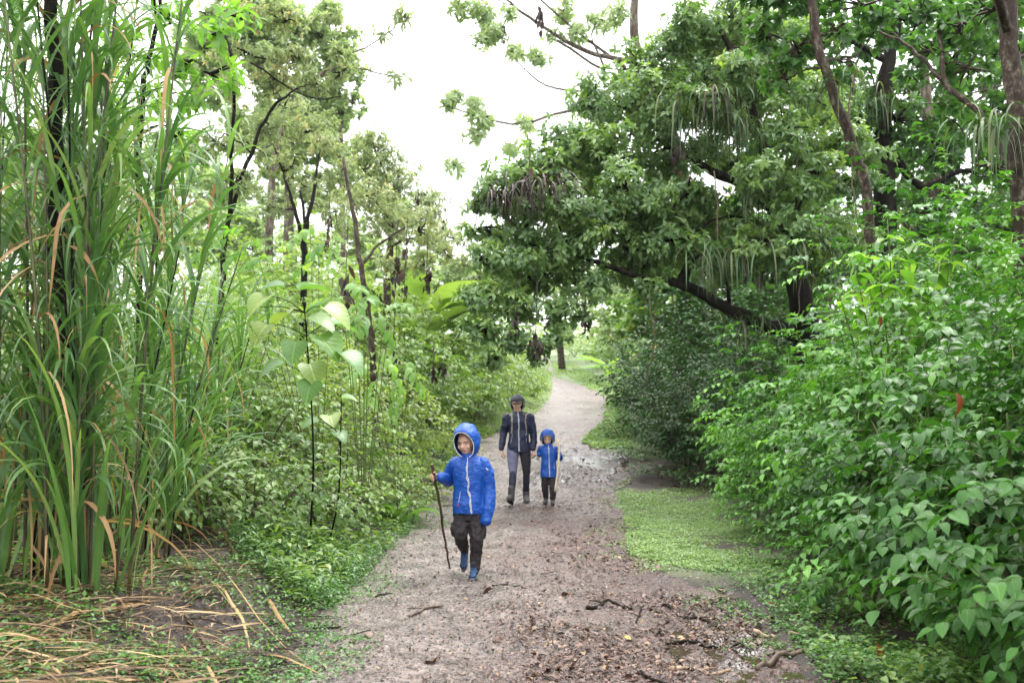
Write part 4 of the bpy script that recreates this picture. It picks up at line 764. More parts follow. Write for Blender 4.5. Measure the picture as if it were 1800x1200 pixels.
for a in (("largest fan of pleated arching leaves beside the path edge", 655, 905, 20, 1.05), ("fan of pleated leaves hanging over the path edge by the stick", 700, 925, 12, .8), ("small fan of pleated leaves left of the largest fan", 610, 930, 12, .7), ("narrow-leaved tuft on the bank above the dead leaves", 470, 935, 16, .55), ("narrow-leaved tuft in the lower left weeds", 90, 1120, 16, .4), ("tuft at the grass verge's top corner", 1200, 838, 9, .5), ("broad tuft under the weeds left of the bank", 520, 905, 14, .6)):
    pleated(*a)
root_ = None

# clusters of dead brown leaves hanging from twigs
hang = [(578,395,19,1.5,"left of the slender trunk's top"),(575,430,18.5,.8,"below the first"),(714,440,16,1.1,"right of the slender trunk, uppermost"),(696,478,16,1.7,"right of the slender trunk, longest"),(750,492,16.5,1.5,"under the olive crown's right side"),(711,510,16,1.1,"rounded, over the banana leaves"),(692,610,17,1.3,"at the clearing's lower edge"),(762,650,20,1.5,"left one of the low pair"),(778,650,20,1.5,"right one of the low pair"),(608,505,15,2.2,"beside the fans of pointed leaves"),(590,590,14,1.0,"behind the heart-leaved plant"),(735,352,20,.8,"up in the olive crown"),(780,395,22,1.3,"at the olive crown's outer edge"),(942,592,14.2,1.6,"under the arching crown's lowest tip"),(1029,565,15,1.2,"on the bare twig over the far lawn"),(905,565,14.3,1.2,"inside the arching crown's lower part"),(930,335,14.6,2.0,"at the arching crown's shoulder"),(1190,265,15.8,2.0,"in the middle of the arching crown"),(948,30,29,2.2,"on the pale branches at the top"),(885,50,29,1.6,"on the pale branches, left"),(855,205,29,1.6,"on the lower pale branch"),(608,875,11,1.2,"low over the left weeds")]
for px, py, D, s, lab in hang:
    p = P(px, py, D); mb = MB(); n = 16; L = .085 * s * (D / 18) ** .3
    leaves(mb, tpl('ovate', 3), p + rng.normal(0, 1, (n, 3)) * [.028 * s, .028 * s, .075 * s], norm(np.array([0, 0, -1.]) + .3 * rdir(n)), rdir(n), L * 1.15 * rng.uniform(.7, 1.2, n), droop=rng.normal(0, .5, n), wr=.75)
    tube(mb, smooth_line([p + [.02, 0, .5 * s], p + [.0, 0, .2], p, p - [0, 0, .12 * s]], 3), .006, 4)
    tag(mb.build("dead_leaf_cluster", M['brown'], uv=True), "curled brown dead leaf cluster hanging " + lab, "dead leaves", "dead leaf clusters hanging on twigs")

# ------------------------------------------------------------------ ground cover, verge grass, litter
def cover(name, label, poly, n, mat, L, kind='ovate', hmax=.10, dens_noise=.0, only=None, ns=2, face=.9, lmul=1.0):
    q = poly_pts(n, poly); D = depth_at(q[:, 1]); X = P(q[:, 0], q[:, 1], D)[:, 0]; ok = np.ones(len(X), bool)
    if dens_noise: ok &= fbm(X * 1.4, D * 1.4, 3, 77) > dens_noise - 1 + .25 * rng.normal(size=n) * .5
    if only is not None: ok &= only(X, D)
    X, D = X[ok], D[ok]; z = surf(X, D); n = len(X); hh = hmax * rng.random(n) ** 1.5 * (.6 + fbm(X * 2, D * 2, 2, 8))
    mb = MB(); p = np.stack([X, D, z + .006 + np.maximum(hh, 0)], -1)
    leaves(mb, tpl(kind, ns), p, norm(rdir(n) * [1, 1, .25] + UP * .12), norm(UP * face + .35 * rdir(n)), L * rng.uniform(.5, 1.25, n) * np.clip((D / 7) ** .35, .8, 2) * lmul, droop=rng.uniform(0, .5, n))
    return tag(mb.build(name, M[mat], uv=True), label, "ground cover", kind="stuff")
offp = lambda X, D: (X < XL(D) + .06 + .12 * fbm(X * 3, D * 3, 3, 12)) | (X > XR(D) - .05 - .15 * fbm(X * 3, D * 3, 3, 12))
cover("ground_cover", "creeping green weeds over the left bank", [(-150,860),(700,780),(860,760),(800,850),(760,900),(700,960),(640,1010),(570,1090),(520,1060),(420,1040),(330,960),(-150,960)], 70000, 'cover', .036, 'ovate', .16, .75, offp)
cover("ground_cover", "sparse creeping weeds on the bare bottom left earth", [(-250,900),(330,930),(430,1000),(580,1090),(470,1230),(380,1500),(-500,1500)], 42000, 'cover', .034, 'ovate', .10, .8, offp)
cover("ground_cover", "creeping weeds below the right row of shrubs", [(1340,820),(1300,900),(1290,980),(1240,1010),(1330,1050),(1390,1110),(1440,1200),(1900,1260),(1900,900)], 34000, 'cover', .036, 'ovate', .16, .72, offp)
cover("ground_cover", "low weeds along the far left path edge", [(760,760),(960,640),(1000,640),(960,720),(880,790),(800,840)], 16000, 'herb', .05, 'ovate', .2, .6, offp)
cover("weeds", "dark weeds and seedlings round the foot of the cane clumps", [(-250,930),(330,930),(480,1030),(520,1100),(380,1300),(-400,1400)], 4200, 'fern', .055, 'lance', .12, .8, offp, 3, 1.0, 1.0)
cover("weeds", "ragged narrow-leaved weeds mixed through the left verge", [(250,900),(560,850),(760,800),(800,850),(700,950),(600,1040),(540,1090),(420,1030)], 7000, 'fern', .085, 'lance', .22, .9, offp, 3, 1.0, 1.0)
cover("weeds", "taller broad-leaved weeds dotted over the left verge", [(300,900),(560,850),(760,800),(770,860),(690,950),(600,1020),(540,1060),(420,1000)], 2200, 'herb', .075, 'ovate', .26, .75, offp, 3, 1.0, 1.0)
cover("weeds", "ragged weeds mixed below the right row of shrubs", [(1340,860),(1300,960),(1330,1050),(1400,1100),(1450,1230),(1900,1260),(1800,950)], 5000, 'fern', .06, 'ovate', .20, .85, offp, 3, 1.0, 1.0)
nearL = lambda X, D: (X > XL(D) - .1) & (X < XL(D) + .45 * rng.random(len(X)) ** 2 * (1 + 1.2 * fbm(X * 2, D * 2, 2, 50)))
nearR = lambda X, D: (X < XR(D) + .1) & (X > XR(D) - .5 * rng.random(len(X)) ** 2 * (1 + 1.2 * fbm(X * 2, D * 2, 2, 51)))
cover("weeds", "small weeds straggling from the left verge onto the path", [(480,1230),(600,1230),(760,1000),(860,850),(960,740),(900,720),(740,850),(600,1000)], 22000, 'cover', .030, 'ovate', .03, .9, nearL)
cover("grass", "thin clover straggling from the right verge into the mud", [(1020,990),(1020,850),(1120,835),(1300,1010),(1240,1050)], 14000, 'clover', .022, 'round', .03, .9, nearR)
cover("weeds", "small weeds straggling from the shrub foot into the mud", [(1150,1000),(1320,1020),(1520,1230),(1330,1230)], 9000, 'cover', .030, 'ovate', .03, .9, nearR)
cover("grass", "bright short clover-like grass on the right verge", [(1075,838),(1260,835),(1330,900),(1360,1000),(1260,1010),(1180,995),(1105,975),(1095,900)], 60000, 'clover', .022, 'round', .045, .55, lambda X, D: grass_mask(X, D) > rng.uniform(.1, .9, len(X)))
cover("grass", "bright short grass on the far lawn", [(965,640),(1010,640),(1100,690),(1110,790),(1010,785),(1060,740),(1060,700)], 22000, 'clover', .035, 'round', .06, .5, lambda X, D: (grass_mask(X, D) > .2))
onp = lambda X, D: (X > XL(D) - .1) & (X < XR(D) + .1)
cover("leaf_litter", "small brown dead leaves scattered on the muddy path", [(480,1230),(1480,1230),(1330,1040),(1150,980),(1100,840),(860,780),(760,900),(640,1010)], 5200, 'litter', .032, 'ovate', .01, .75, onp, 2, 1.6)
cover("leaf_litter", "dense brown dead leaves on the right half of the path", [(900,1230),(1480,1230),(1330,1040),(1150,980),(1100,840),(1000,800),(930,900),(860,1050)], 17000, 'litter', .036, 'lance', .02, 1.0, onp, 2, 1.2)
cover("leaf_litter", "larger dark curled leaves on the right half of the path and in the mud behind the pair", [(880,1230),(1480,1230),(1330,1040),(1150,980),(1110,840),(1150,800),(1040,780),(985,830),(960,1000)], 3000, 'litter', .050, 'ovate', .02, .95, onp, 3, 1.0)
cover("leaf_litter", "brown dead leaves on the left bank earth", [(-100,900),(560,900),(640,1010),(480,1230),(-100,1230)], 6000, 'litter', .045, 'lance', .03, 0, None, 2, 1.2)
cover("leaf_litter", "brown dead leaves along the grass verge and below the shrubs", [(1100,850),(1330,850),(1480,1230),(1900,1230),(1750,1150),(1400,900)], 1500, 'litter', .05, 'ovate', .03, .6, None, 2, 1.2)
# grit
q = poly_pts(9000, [(480,1230),(1480,1230),(1330,1040),(1150,980),(1100,840),(860,780),(760,900),(640,1010)]); D = depth_at(q[:, 1]); X = P(q[:, 0], q[:, 1], D)[:, 0]; z = surf(X, D); n = len(X)
oc = np.array([(1,0,0),(0,1,0),(-1,0,0),(0,-1,0),(0,0,.7),(0,0,-.7)], float); of = np.array([(0,1,4),(1,2,4),(2,3,4),(3,0,4),(1,0,5),(2,1,5),(3,2,5),(0,3,5)])
s = rng.uniform(.003, .011, n) * np.clip(D / 7, .8, 1.6); V = np.stack([X, D, z + .001], -1)[:, None] + oc[None] * s[:, None, None] * rng.uniform(.6, 1.4, (n, 6, 1))
o = mk("gravel", V.reshape(-1, 3), ((np.arange(n) * 6)[:, None, None] + of[None]).reshape(-1, 3), None, rnd=np.repeat(rng.random(n), 6), smooth=False)
o.data.materials.append(leafmat('grit', [(.03, .024, .02), (.10, .08, .07), (.22, .19, .17)], rough=.5, trans=0)); tag(o, "small stones bedded in the muddy path", "gravel", kind="stuff")
# sticks and single leaves on the path
st = [("short bent stick in the middle of the path below the boy", [(718,1084),(745,1072),(778,1064)], .014, 'twig'), ("thin dark stick at the path's left edge", [(660,1048),(676,1042),(690,1040)], .007, 'barkd'), ("long forked dark stick lying across the lower right mud", [(1170,1122),(1240,1130),(1305,1134)], .012, 'barkd'),
      ("crooked dark root-like stick right of the path's middle", [(1032,1072),(1052,1068),(1066,1056),(1110,1066)], .016, 'barkd'), ("pale bare stick at the mud's right edge", [(1326,1110),(1370,1112),(1412,1118)], .015, 'dry_'), ("long branch running under the right shrubs", [(1330,1172),(1400,1145),(1500,1138),(1580,1120)], .016, 'twig'),
      ("pale stick low in the bottom right mud", [(1176,1176),(1230,1174),(1285,1178)], .013, 'dry_'), ("curved twig at the bottom of the path", [(1122,1180),(1150,1192),(1175,1198)], .010, 'barkd'), ("thin twig right of the boy's front shoe", [(866,1025),(900,1028),(925,1036)], .007, 'barkd'), ("small leaning twig in the right litter", [(1156,1106),(1166,1092),(1176,1086)], .010, 'barkd'),
      ("dark stick at the foot of the left bank", [(548,1105),(572,1106),(598,1104)], .010, 'barkd'), ("black twig low on the left of the path", [(607,1115),(617,1114),(626,1113)], .010, 'barkd'), ("long pale twig lying on the left bank's bare earth", [(320,1145),(360,1165),(425,1195)], .012, 'twig'), ("stick lying behind the puddle in the right litter", [(1165,1062),(1220,1085),(1262,1094)], .012, 'barkd'),
      ("thin twig across the path beside the adult's boots", [(778,890),(800,889),(824,893)], .010, 'barkd'), ("dark twig on the path right of centre", [(1130,1060),(1122,1080),(1118,1092)], .009, 'barkd'), ("stick in the weeds at the bottom right corner", [(1560,1190),(1600,1172),(1640,1166)], .016, 'twig')]
M['dry_'] = noisemat('bare_wood', [(.18, .11, .07), (.42, .30, .2)], scale=12, stretch=(1, 1, .4), bump=.3, dist=.004)
for lab, pts, r, mt_ in st:
    a = np.array(pts, float); D = depth_at(a[:, 1]); p = P(a[:, 0], a[:, 1], D); q = smooth_line(p, 6); q += rng.normal(0, r * .35, q.shape); q[:, 2] = surf(q[:, 0], q[:, 1]) + r * .8; bm = MB(); tube(bm, q, [r, r * .55], 7, rough=.2)
    if len(q) > 8:
        m0 = q[len(q) // 2]; e = m0 + np.array([rng.uniform(-.12, .12), rng.uniform(.03, .12), .02]); e[2] = float(surf(e[0], e[1])) + .01; tube(bm, np.array([m0, (m0 + e) / 2 + .004, e]), [r * .5, r * .25], 5)
    tag(bm.build("fallen_stick", M[mt_]), lab, "stick", "sticks lying on the path and banks")
sl_ = [(868,1036,.16,'litter',.6,"reddish curled leaf on the path just below the boy"),(1096,1118,.07,'yellow',.3,"small yellow-green leaf low on the path"),(870,1116,.10,'litter',.4,"brown leaf low in the middle of the path"),(1540,1150,.15,'orange',.5,"large orange-brown leaf leaning on the weeds at the lower right"),(1080,885,.10,'yellow',.3,"yellow leaf on the path beside the grass corner"),(1362,1064,.11,'orange',.4,"orange leaf at the edge of the creeping weeds"),(1240,960,.12,'orange',.4,"orange leaf lying in the verge grass"),(1258,872,.12,'brown',.4,"dark dead leaf in the bright verge"),(1680,690,.15,'orange',.5,"rusty dead leaf caught in the shrub near the right edge"),(1545,555,.10,'orange',.5,"small rusty leaf stuck in the shrubs under the sapling"),(425,1150,.05,'yellow',.3,"tiny yellow leaf on the bare left bank"),(1190,855,.14,'litter',.4,"curled brown leaf at the top of the verge"),(760,1165,.12,'litter',.3,"flat brown leaf at the bottom of the path"),(1000,1050,.10,'litter',.4,"dull leaf right of the path's middle"),(640,1120,.1,'litter',.4,"brown leaf by the lower left track")]
for px, py, L, mt_, dr_, lab in sl_:
    if py < 800: D = {1680: 6.0, 1545: 8.0}[px]; p = P(px, py, D - .6)
    else: x, D = G(px, py); p = np.array([x, D, float(surf(x, D)) + .02])
    if px == 1540: p = P(px, py - 20, 5.3)
    up_ = py < 800 or px == 1540; mb = MB(); leaves(mb, tpl('lance' if up_ else 'ovate', 6), p[None], np.array([[.5, -.2, -.9]]) if up_ else norm(rdir(1) * [1, 1, .1]), np.array([[.2, -1., .3]]) if up_ else UP[None] + .3 * rdir(1), L, droop=dr_ * 1.8, rnd=np.array([.75]))
    tag(mb.build("fallen_leaf", M[mt_], uv=True), lab, "leaf", "single fallen leaves")

# ------------------------------------------------------------------ PEOPLE AND THEIR STICKS
def plain(name, col, rough=.6, scale=60, var=.12, bump=.15, spec=.4, dist=.003):
    c = np.array(col); return noisemat(name, [tuple(c * (1 - var)), tuple(c * (1 + var))], scale=scale, rough=rough, bump=bump, dist=dist, spec=spec)
M['skin'] = plain('skin', (.62, .38, .29), .5, 30, .06, .05); M['lips'] = plain('lips', (.34, .13, .11), .5); M['eye'] = plain('eye', (.02, .014, .01), .3); M['brow'] = plain('brow', (.07, .04, .025), .8)
def cloth(name, col, rough=.5, wr=22, amt=.6, dist=.012, spec=.4):
    m, nt, bs, outn = new_mat(name); N = nt.nodes.new; Lk = nt.links.new
    tc = N("ShaderNodeTexCoord"); mp = N("ShaderNodeMapping"); mp.inputs["Scale"].default_value = (1, 1, 1.7); Lk(tc.outputs["Object"], mp.inputs[0])
    n = N("ShaderNodeTexNoise"); n.inputs["Scale"].default_value = wr; n.inputs["Detail"].default_value = 4; n.inputs["Distortion"].default_value = .8; Lk(mp.outputs[0], n.inputs["Vector"])
    b = N("ShaderNodeBump"); b.inputs["Strength"].default_value = amt; b.inputs["Distance"].default_value = dist; Lk(n.outputs[0], b.inputs["Height"]); Lk(b.outputs[0], bs.inputs["Normal"])
    c = np.array(col); r = ramp(nt, [tuple(c * .85), tuple(c * 1.15)], [.35, .65]); Lk(n.outputs[0], r.inputs[0]); Lk(r.outputs[0], bs.inputs["Base Color"])
    bs.inputs["Roughness"].default_value = rough; bs.inputs["Specular IOR Level"].default_value = spec; return m
M['blue'] = cloth('blue_raincoat', (.005, .068, .36), .45, 24, .8, .012); M['blue2'] = cloth('blue_hood_lining', (.004, .04, .20)); M['navy'] = cloth('navy_shell', (.012, .016, .05), .5, 16); M['trouser'] = cloth('dark_trousers', (.022, .017, .020), .75, 20)
M['grey_l'] = cloth('lavender_grey_leggings', (.15, .15, .24), .8, 10, .2); M['black_l'] = cloth('black_leggings', (.018, .015, .024), .8, 10, .2); M['gaiter'] = cloth('dark_blue_gaiter', (.022, .026, .055), .7, 12, .2)
M['white'] = plain('white_piping', (.75, .77, .8), .5, var=.03); M['zip'] = plain('grey_zip', (.42, .43, .48), .4, var=.08); M['shoe_b'] = plain('blue_shoe', (.010, .040, .11), .6, 40, .3, .4); M['sole'] = plain('grey_sole', (.12, .12, .14), .7, 40, .3, .4)
M['boot'] = plain('grey_boot', (.060, .055, .058), .7, 40, .35, .4); M['bsole'] = plain('black_sole', (.03, .027, .026), .8, 40, .3, .4); M['strap'] = plain('tan_grey_strap', (.26, .22, .19), .8); M['cap'] = plain('charcoal_cap', (.075, .075, .095), .8, var=.1); M['red'] = plain('red_patch', (.45, .05, .04), .6)
M['stickd'] = noisemat('dark_walking_stick', [(.035, .018, .012), (.10, .05, .035)], scale=14, stretch=(1, 1, .3), bump=.5, dist=.004, rough=.6); M['stickl'] = noisemat('peeled_walking_stick', [(.60, .46, .32), (.78, .66, .50)], scale=12, stretch=(1, 1, .3), bump=.2, dist=.003, rough=.6)
A3 = lambda *v: np.array(v, float)
def ell(mb, c, r, R=None, nu=16, nv=10):
    th = np.linspace(0, math.pi, nv); ph = np.linspace(0, 2 * math.pi, nu, endpoint=False)
    v = np.stack([np.sin(th)[:, None] * np.cos(ph), np.sin(th)[:, None] * np.sin(ph), np.cos(th)[:, None] + 0 * ph], -1) * np.array(r)
    if R is not None: v = v @ np.array(R).T
    i = np.arange(nv - 1)[:, None] * nu; j = np.arange(nu); mb.add((v + c).reshape(-1, 3), np.stack([i + j, i + nu + j, i + nu + (j + 1) % nu, i + (j + 1) % nu], -1).reshape(-1, 4))
def loft(mb, rings, n=24, k=3, pw=2.0):
    r = smooth_line(np.array(rings, float), k); a = np.linspace(0, 2 * math.pi, n, endpoint=False); c, s = np.cos(a), np.sin(a)
    c = np.sign(c) * np.abs(c) ** (2 / pw); s = np.sign(s) * np.abs(s) ** (2 / pw)
    V = np.stack([r[:, 1:2] + r[:, 3:4] * c, r[:, 2:3] + r[:, 4:5] * s, r[:, 0:1] + 0 * c], -1); m = len(r)
    i = np.arange(m - 1)[:, None] * n; j = np.arange(n); Fq = np.stack([i + j, i + (j + 1) % n, i + n + (j + 1) % n, i + n + j], -1).reshape(-1, 4)
    V = np.vstack([V.reshape(-1, 3), [r[0, 1], r[0, 2], r[0, 0]], [r[-1, 1], r[-1, 2], r[-1, 0]]]); F3 = [(m * n, (q + 1) % n, q) for q in range(n)] + [(m * n + 1, (m - 1) * n + q, (m - 1) * n + (q + 1) % n) for q in range(n)]
    mb.add(V, Fq, F3)
def chain(mb, pts, rad, k=4, sides=12):
    q = smooth_line(pts, k); tube(mb, q, rad, sides); rad = np.atleast_1d(rad); ell(mb, q[0], [rad[0]] * 3); ell(mb, q[-1], [rad[-1]] * 3)
def fuse(mb, name, mat, root, vox, smooth=3, disp=0.0, size=.08):
    mb.V = [v + np.array(root.location[:]) for v in mb.V]; o = mb.build(name, M[mat], root)
    m_ = o.modifiers.new("r", 'REMESH'); m_.mode = 'VOXEL'; m_.voxel_size = vox; m_.use_smooth_shade = True
    if smooth: s = o.modifiers.new("s", 'SMOOTH'); s.factor = .5; s.iterations = smooth
    if disp:
        t = bpy.data.textures.new(name, 'CLOUDS'); t.noise_scale = size; t.noise_depth = 2; d = o.modifiers.new("d", 'DISPLACE'); d.texture = t; d.strength = disp; d.mid_level = .5
    return o
def part(mb, name, mat, root, off=None):
    loc = np.array(root.location[:]) if off is None else off; mb.V = [v + loc for v in mb.V]
    p = root if off is None else root
    return mb.build(name, M[mat], root)
def onto(o, target, off=.003):
    m_ = o.modifiers.new("w", 'SHRINKWRAP'); m_.target = target; m_.wrap_method = 'NEAREST_SURFACEPOINT'; m_.wrap_mode = 'ABOVE_SURFACE'; m_.offset = off; return o
def strip(pts, w, nrm=(0, -1, 0), k=8):
    q = smooth_line(pts, k); t = norm(np.gradient(q, axis=0)); s = norm(np.cross(t, np.array(nrm, float))); mb = MB(); n = len(q)
    V = np.stack([q - s * w / 2, q + s * w / 2], 1).reshape(-1, 3); mb.add(V, [(2 * i, 2 * i + 1, 2 * i + 3, 2 * i + 2) for i in range(n - 1)]); return mb
def hand(mb, wrist, fwd, pn, s, curl=.35, th=1, fr=.0085):
    fwd = norm(A3(*fwd)); pn = np.array(pn, float); pn = norm(pn - fwd * pn.dot(fwd)); sd = np.cross(fwd, pn) * th
    k = s / .18; e = wrist + fwd * .085 * k
    chain(mb, [wrist, wrist + fwd * .05 * k, e], [.022 * k, .026 * k, .024 * k], 2)
    for j in (-1, 0, 1): chain(mb, [wrist + sd * j * .012 * k, e + sd * j * .024 * k], [.015 * k, .0125 * k], 2)
    for j, (o_, L_) in enumerate(((.031, .068), (.011, .078), (-.010, .073), (-.030, .056))):
        b = e + sd * o_ * k; d = fwd.copy(); p = [b - fwd * .01 * k]; a = curl * (1 + .12 * j)
        for seg in (.45, .3, .25):
            c_, s_ = math.cos(a), math.sin(a); d = norm(fwd * c_ + pn * s_); b = b + d * L_ * seg * k; p.append(b); a += curl * 1.1
        chain(mb, p, [fr * k / .9, fr * k * .7], 2, 8)
    b = wrist + fwd * .025 * k + sd * .026 * k; p = [b, b + (sd * .7 + fwd * .6 + pn * .3) * .033 * k, b + (sd * .7 + fwd * 1.1 + pn * (.5 + curl)) * .055 * k]; chain(mb, p, [.013 * k, .0095 * k], 3, 8)
def frame(f, tilt=0):
    f = norm(A3(*f)); u = norm(np.cross(f, UP)); w = np.cross(u, f); c, s = math.cos(tilt), math.sin(tilt); return f, u * c + w * s, w * c - u * s
def head(mb, c, s, fr_):
    """s: head height; c centre; adds cranium, jaw, nose, ears, neck side to the body mesh"""
    f, u, w = fr_; R = np.stack([u, f, w], 1); at_ = lambda a, b, d: c + u * a * s + f * b * s + w * d * s
    ell(mb, at_(0, -.06, .10), np.array([.345, .41, .40]) * s, R); ell(mb, at_(0, .05, -.12), np.array([.30, .32, .37]) * s, R); ell(mb, at_(0, .13, -.36), np.array([.16, .17, .13]) * s, R)
    chain(mb, [at_(0, .35, .04), at_(0, .40, -.04), at_(0, .455, -.11)], [.035 * s, .05 * s], 3); ell(mb, at_(0, .40, -.13), np.array([.085, .05, .04]) * s, R)
    for q in (-1, 1): ell(mb, at_(.345 * q, -.02, -.03), np.array([.035, .09, .13]) * s, R); ell(mb, at_(.19 * q, .24, -.14), np.array([.10, .09, .10]) * s, R)
    ell(mb, at_(0, .325, -.255), np.array([.115, .07, .05]) * s, R); ell(mb, at_(0, .30, .11), np.array([.24, .06, .05]) * s, R)
    return at_, R
def face(root, at_, R, s):
    for q in (-1, 1):
        m_ = MB(); ell(m_, at_(.145 * q, .335, .0), np.array([.045, .03, .018]) * s, R); part(m_, "eye", 'eye', root)
        m_ = MB(); chain(m_, [at_(.07 * q, .375, .085), at_(.15 * q, .36, .105), at_(.23 * q, .305, .08)], [.017 * s, .012 * s], 3, 6); part(m_, "eyebrow", 'brow', root)
    m_ = MB(); chain(m_, [at_(-.10, .365, -.25), at_(0, .395, -.245), at_(.10, .365, -.25)], [.014 * s, .02 * s, .014 * s], 3, 6); part(m_, "mouth", 'lips', root)
def hood(root, c, rad, fr_, op, mat, peak=.03, trim='white', tw=.006, low=None, sq=1.0, th_max=math.pi):
    f, u, w = fr_; nt_, np_ = 18, 36; th = np.linspace(0, 1, nt_)[:, None]; ph = np.linspace(0, 2 * math.pi, np_, endpoint=False)[None]
    up_ = np.sin(ph); t0 = op[0] + (op[1] - op[0]) * (up_ * .5 + .5) + op[2] * np.abs(np.cos(ph)); T = t0 + (th_max - t0) * th
    v = f * np.cos(T)[..., None] + (u * np.cos(ph)[..., None] + w * np.sin(ph)[..., None]) * np.sin(T)[..., None]
    loc = np.stack([v @ u * rad[0], v @ f * rad[1], v @ w * rad[2]], -1); fall = np.exp(-th * 5)
    V = c + loc[..., :1] * u + loc[..., 1:2] * f + loc[..., 2:] * w + f * (peak * fall * (.4 + .6 * np.clip(up_, 0, 1)))[..., None]
    V += (norm(V - c)) * (.012 * np.sin(ph * 7 + 2) * np.sin(th * 9) * rad[0] / .13)[..., None] * .6
    V = V.reshape(-1, 3) + np.array(root.location[:]); i = np.arange(nt_ - 1)[:, None] * np_; j = np.arange(np_)[None]
    o = mk("hood", V, np.stack([i + j, i + (j + 1) % np_, i + np_ + (j + 1) % np_, i + np_ + j], -1).reshape(-1, 4), M[mat], root)
    s_ = o.modifiers.new("s", 'SOLIDIFY'); s_.thickness = .006; s_.offset = 1
    if trim:
        r = V[:np_]; r = np.vstack([r, r[:1]]); m_ = MB(); tube(m_, smooth_line(r, 2), tw, 6); t_ = mk("hood_trim", np.concatenate(m_.V), [np.concatenate(m_.F4), np.concatenate(m_.F3)], M[trim], root); t_.parent = o; t_.location = (0, 0, 0)
    return o
def boot(root, ankle, toe, pitch, L, mat, solem, top=.08, name="boot"):
    """ankle: local joint; toe: horizontal heading; pitch>0 raises the toe"""
    h = norm(A3(toe[0], toe[1], 0)); f = h * math.cos(pitch) + UP * math.sin(pitch); w = -h * math.sin(pitch) + UP * math.cos(pitch); u = np.cross(f, w); R = np.stack([u, f, w], 1)
    k = L / .26; heel = ankle - w * .075 * k - f * .055 * k; at_ = lambda a, b, d: heel + u * a * k + f * b * k + w * d * k
    mb = MB(); chain(mb, [ankle + UP * top * k, ankle, at_(0, .05, .035)], [.048 * k, .045 * k, .042 * k], 3); chain(mb, [at_(0, .02, .03), at_(0, .10, .04), at_(0, .175, .02)], [.038 * k, .042 * k, .034 * k], 4); ell(mb, at_(0, .19, .012), A3(.044, .05, .03) * k, R)
    o = fuse(mb, name, mat, root, .006, 2)
    t = np.linspace(0, 2 * math.pi, 28, endpoint=False); x = np.cos(t) * (.040 + .008 * np.sin(t)) ; y = .105 + .145 * np.sin(t); m_ = MB(); n = 28
    top_ = at_(0, 0, 0) + np.outer(x * k, u) + np.outer(y * k, f) - w * .002 * k; bot = top_ - w * .026 * k; bot += 0
    V = np.vstack([top_, bot, top_.mean(0), bot.mean(0)]); Fq = [(i, (i + 1) % n, n + (i + 1) % n, n + i) for i in range(n)]; F3 = [(2 * n, (i + 1) % n, i) for i in range(n)] + [(2 * n + 1, n + i, n + (i + 1) % n) for i in range(n)]
    m_.add(V + np.array(root.location[:]), Fq, F3); s_ = m_.build("sole", M[solem], root); s_.parent = o; s_.location = (0, 0, 0)
    for i in range(4):
        p = at_(0, .06 + .03 * i, .082 - .012 * i); l_ = MB(); chain(l_, [p - u * .022 * k, p + f * .004 + w * .003, p + u * .022 * k], .0028 * k, 2, 5); q_ = part(l_, "lace", 'zip', root); q_.parent = o; q_.location = (0, 0, 0)
    return o
def person(px, py, label, group=None):
    x, D = G(px, py); x, D = float(x), float(D); z = float(surf(np.array([x]), np.array([D]))[0]); r = empty("person", (x, D, z)); tag(r, label, "person", group); return r

# --- front boy
b1_ = person(829, 1013, "person in a bright blue hooded raincoat walking in front, holding a dark stick")
o_ = A3(0, 0, 0); hc = A3(-.055, -.015, 1.17); fr_ = frame((-.32, -.92, -.22), -.06)
mb = MB(); at_, R = head(mb, hc, .20, fr_)
chain(mb, [hc + A3(.01, .02, -.05), A3(-.035, .03, 1.0)], [.048, .05]); loft(mb, [(.56, -.03, .03, .11, .08), (.70, -.03, .03, .10, .075), (.88, -.03, .03, .12, .08), (1.0, -.03, .03, .10, .06), (1.04, -.03, .03, .05, .045)])
SL, EL, WL = A3(-.145, .03, .985), A3(-.21, .12, .83), A3(-.285, -.025, .868); SR, ER, WR = A3(.095, .03, .985), A3(.145, .05, .76), A3(.125, -.03, .565)
chain(mb, [SL, EL, WL], [.04, .033, .022], 3); chain(mb, [SR, ER, WR], [.04, .033, .022], 3)
hand(mb, WL, (-.8, -.25, .0), (-.1, -1., 0), .135, 1.05, 1); hand(mb, WR, (-.05, -.1, -1), (-1, 0, 0), .12, .4, 1)
KR, AR = A3(.045, -.03, .33), A3(.025, .0, .095); KL, AL = A3(-.095, -.02, .37), A3(-.075, .26, .20)
chain(mb, [A3(.01, .03, .55), A3(.035, .0, .42), KR, AR], [.045, .035, .026, .022], 3); chain(mb, [A3(-.08, .03, .55), A3(-.09, .0, .45), KL, AL], [.045, .035, .026, .022], 3)
fuse(mb, "body", 'skin', b1_, .0045, 3); face(b1_, at_, R, .20)
mb = MB(); loft(mb, [(.555, -.035, .025, .128, .108), (.62, -.035, .025, .132, .11), (.75, -.035, .03, .130, .108), (.88, -.03, .03, .138, .11), (.97, -.028, .03, .142, .10), (1.02, -.028, .035, .105, .085), (1.06, -.03, .03, .075, .075), (1.08, -.035, .025, .065, .068)], pw=2.3)
chain(mb, [SL, (SL + EL) / 2 + A3(-.01, .01, 0), EL, WL + A3(.02, 0, 0)], [.062, .06, .058, .046], 4); chain(mb, [SR, A3(.135, .04, .88), ER, A3(.14, .0, .62), A3(.122, -.03, .50)], [.062, .062, .062, .058, .050], 4)
jk = fuse(mb, "jacket", 'blue', b1_, .006, 4, .020, .07)
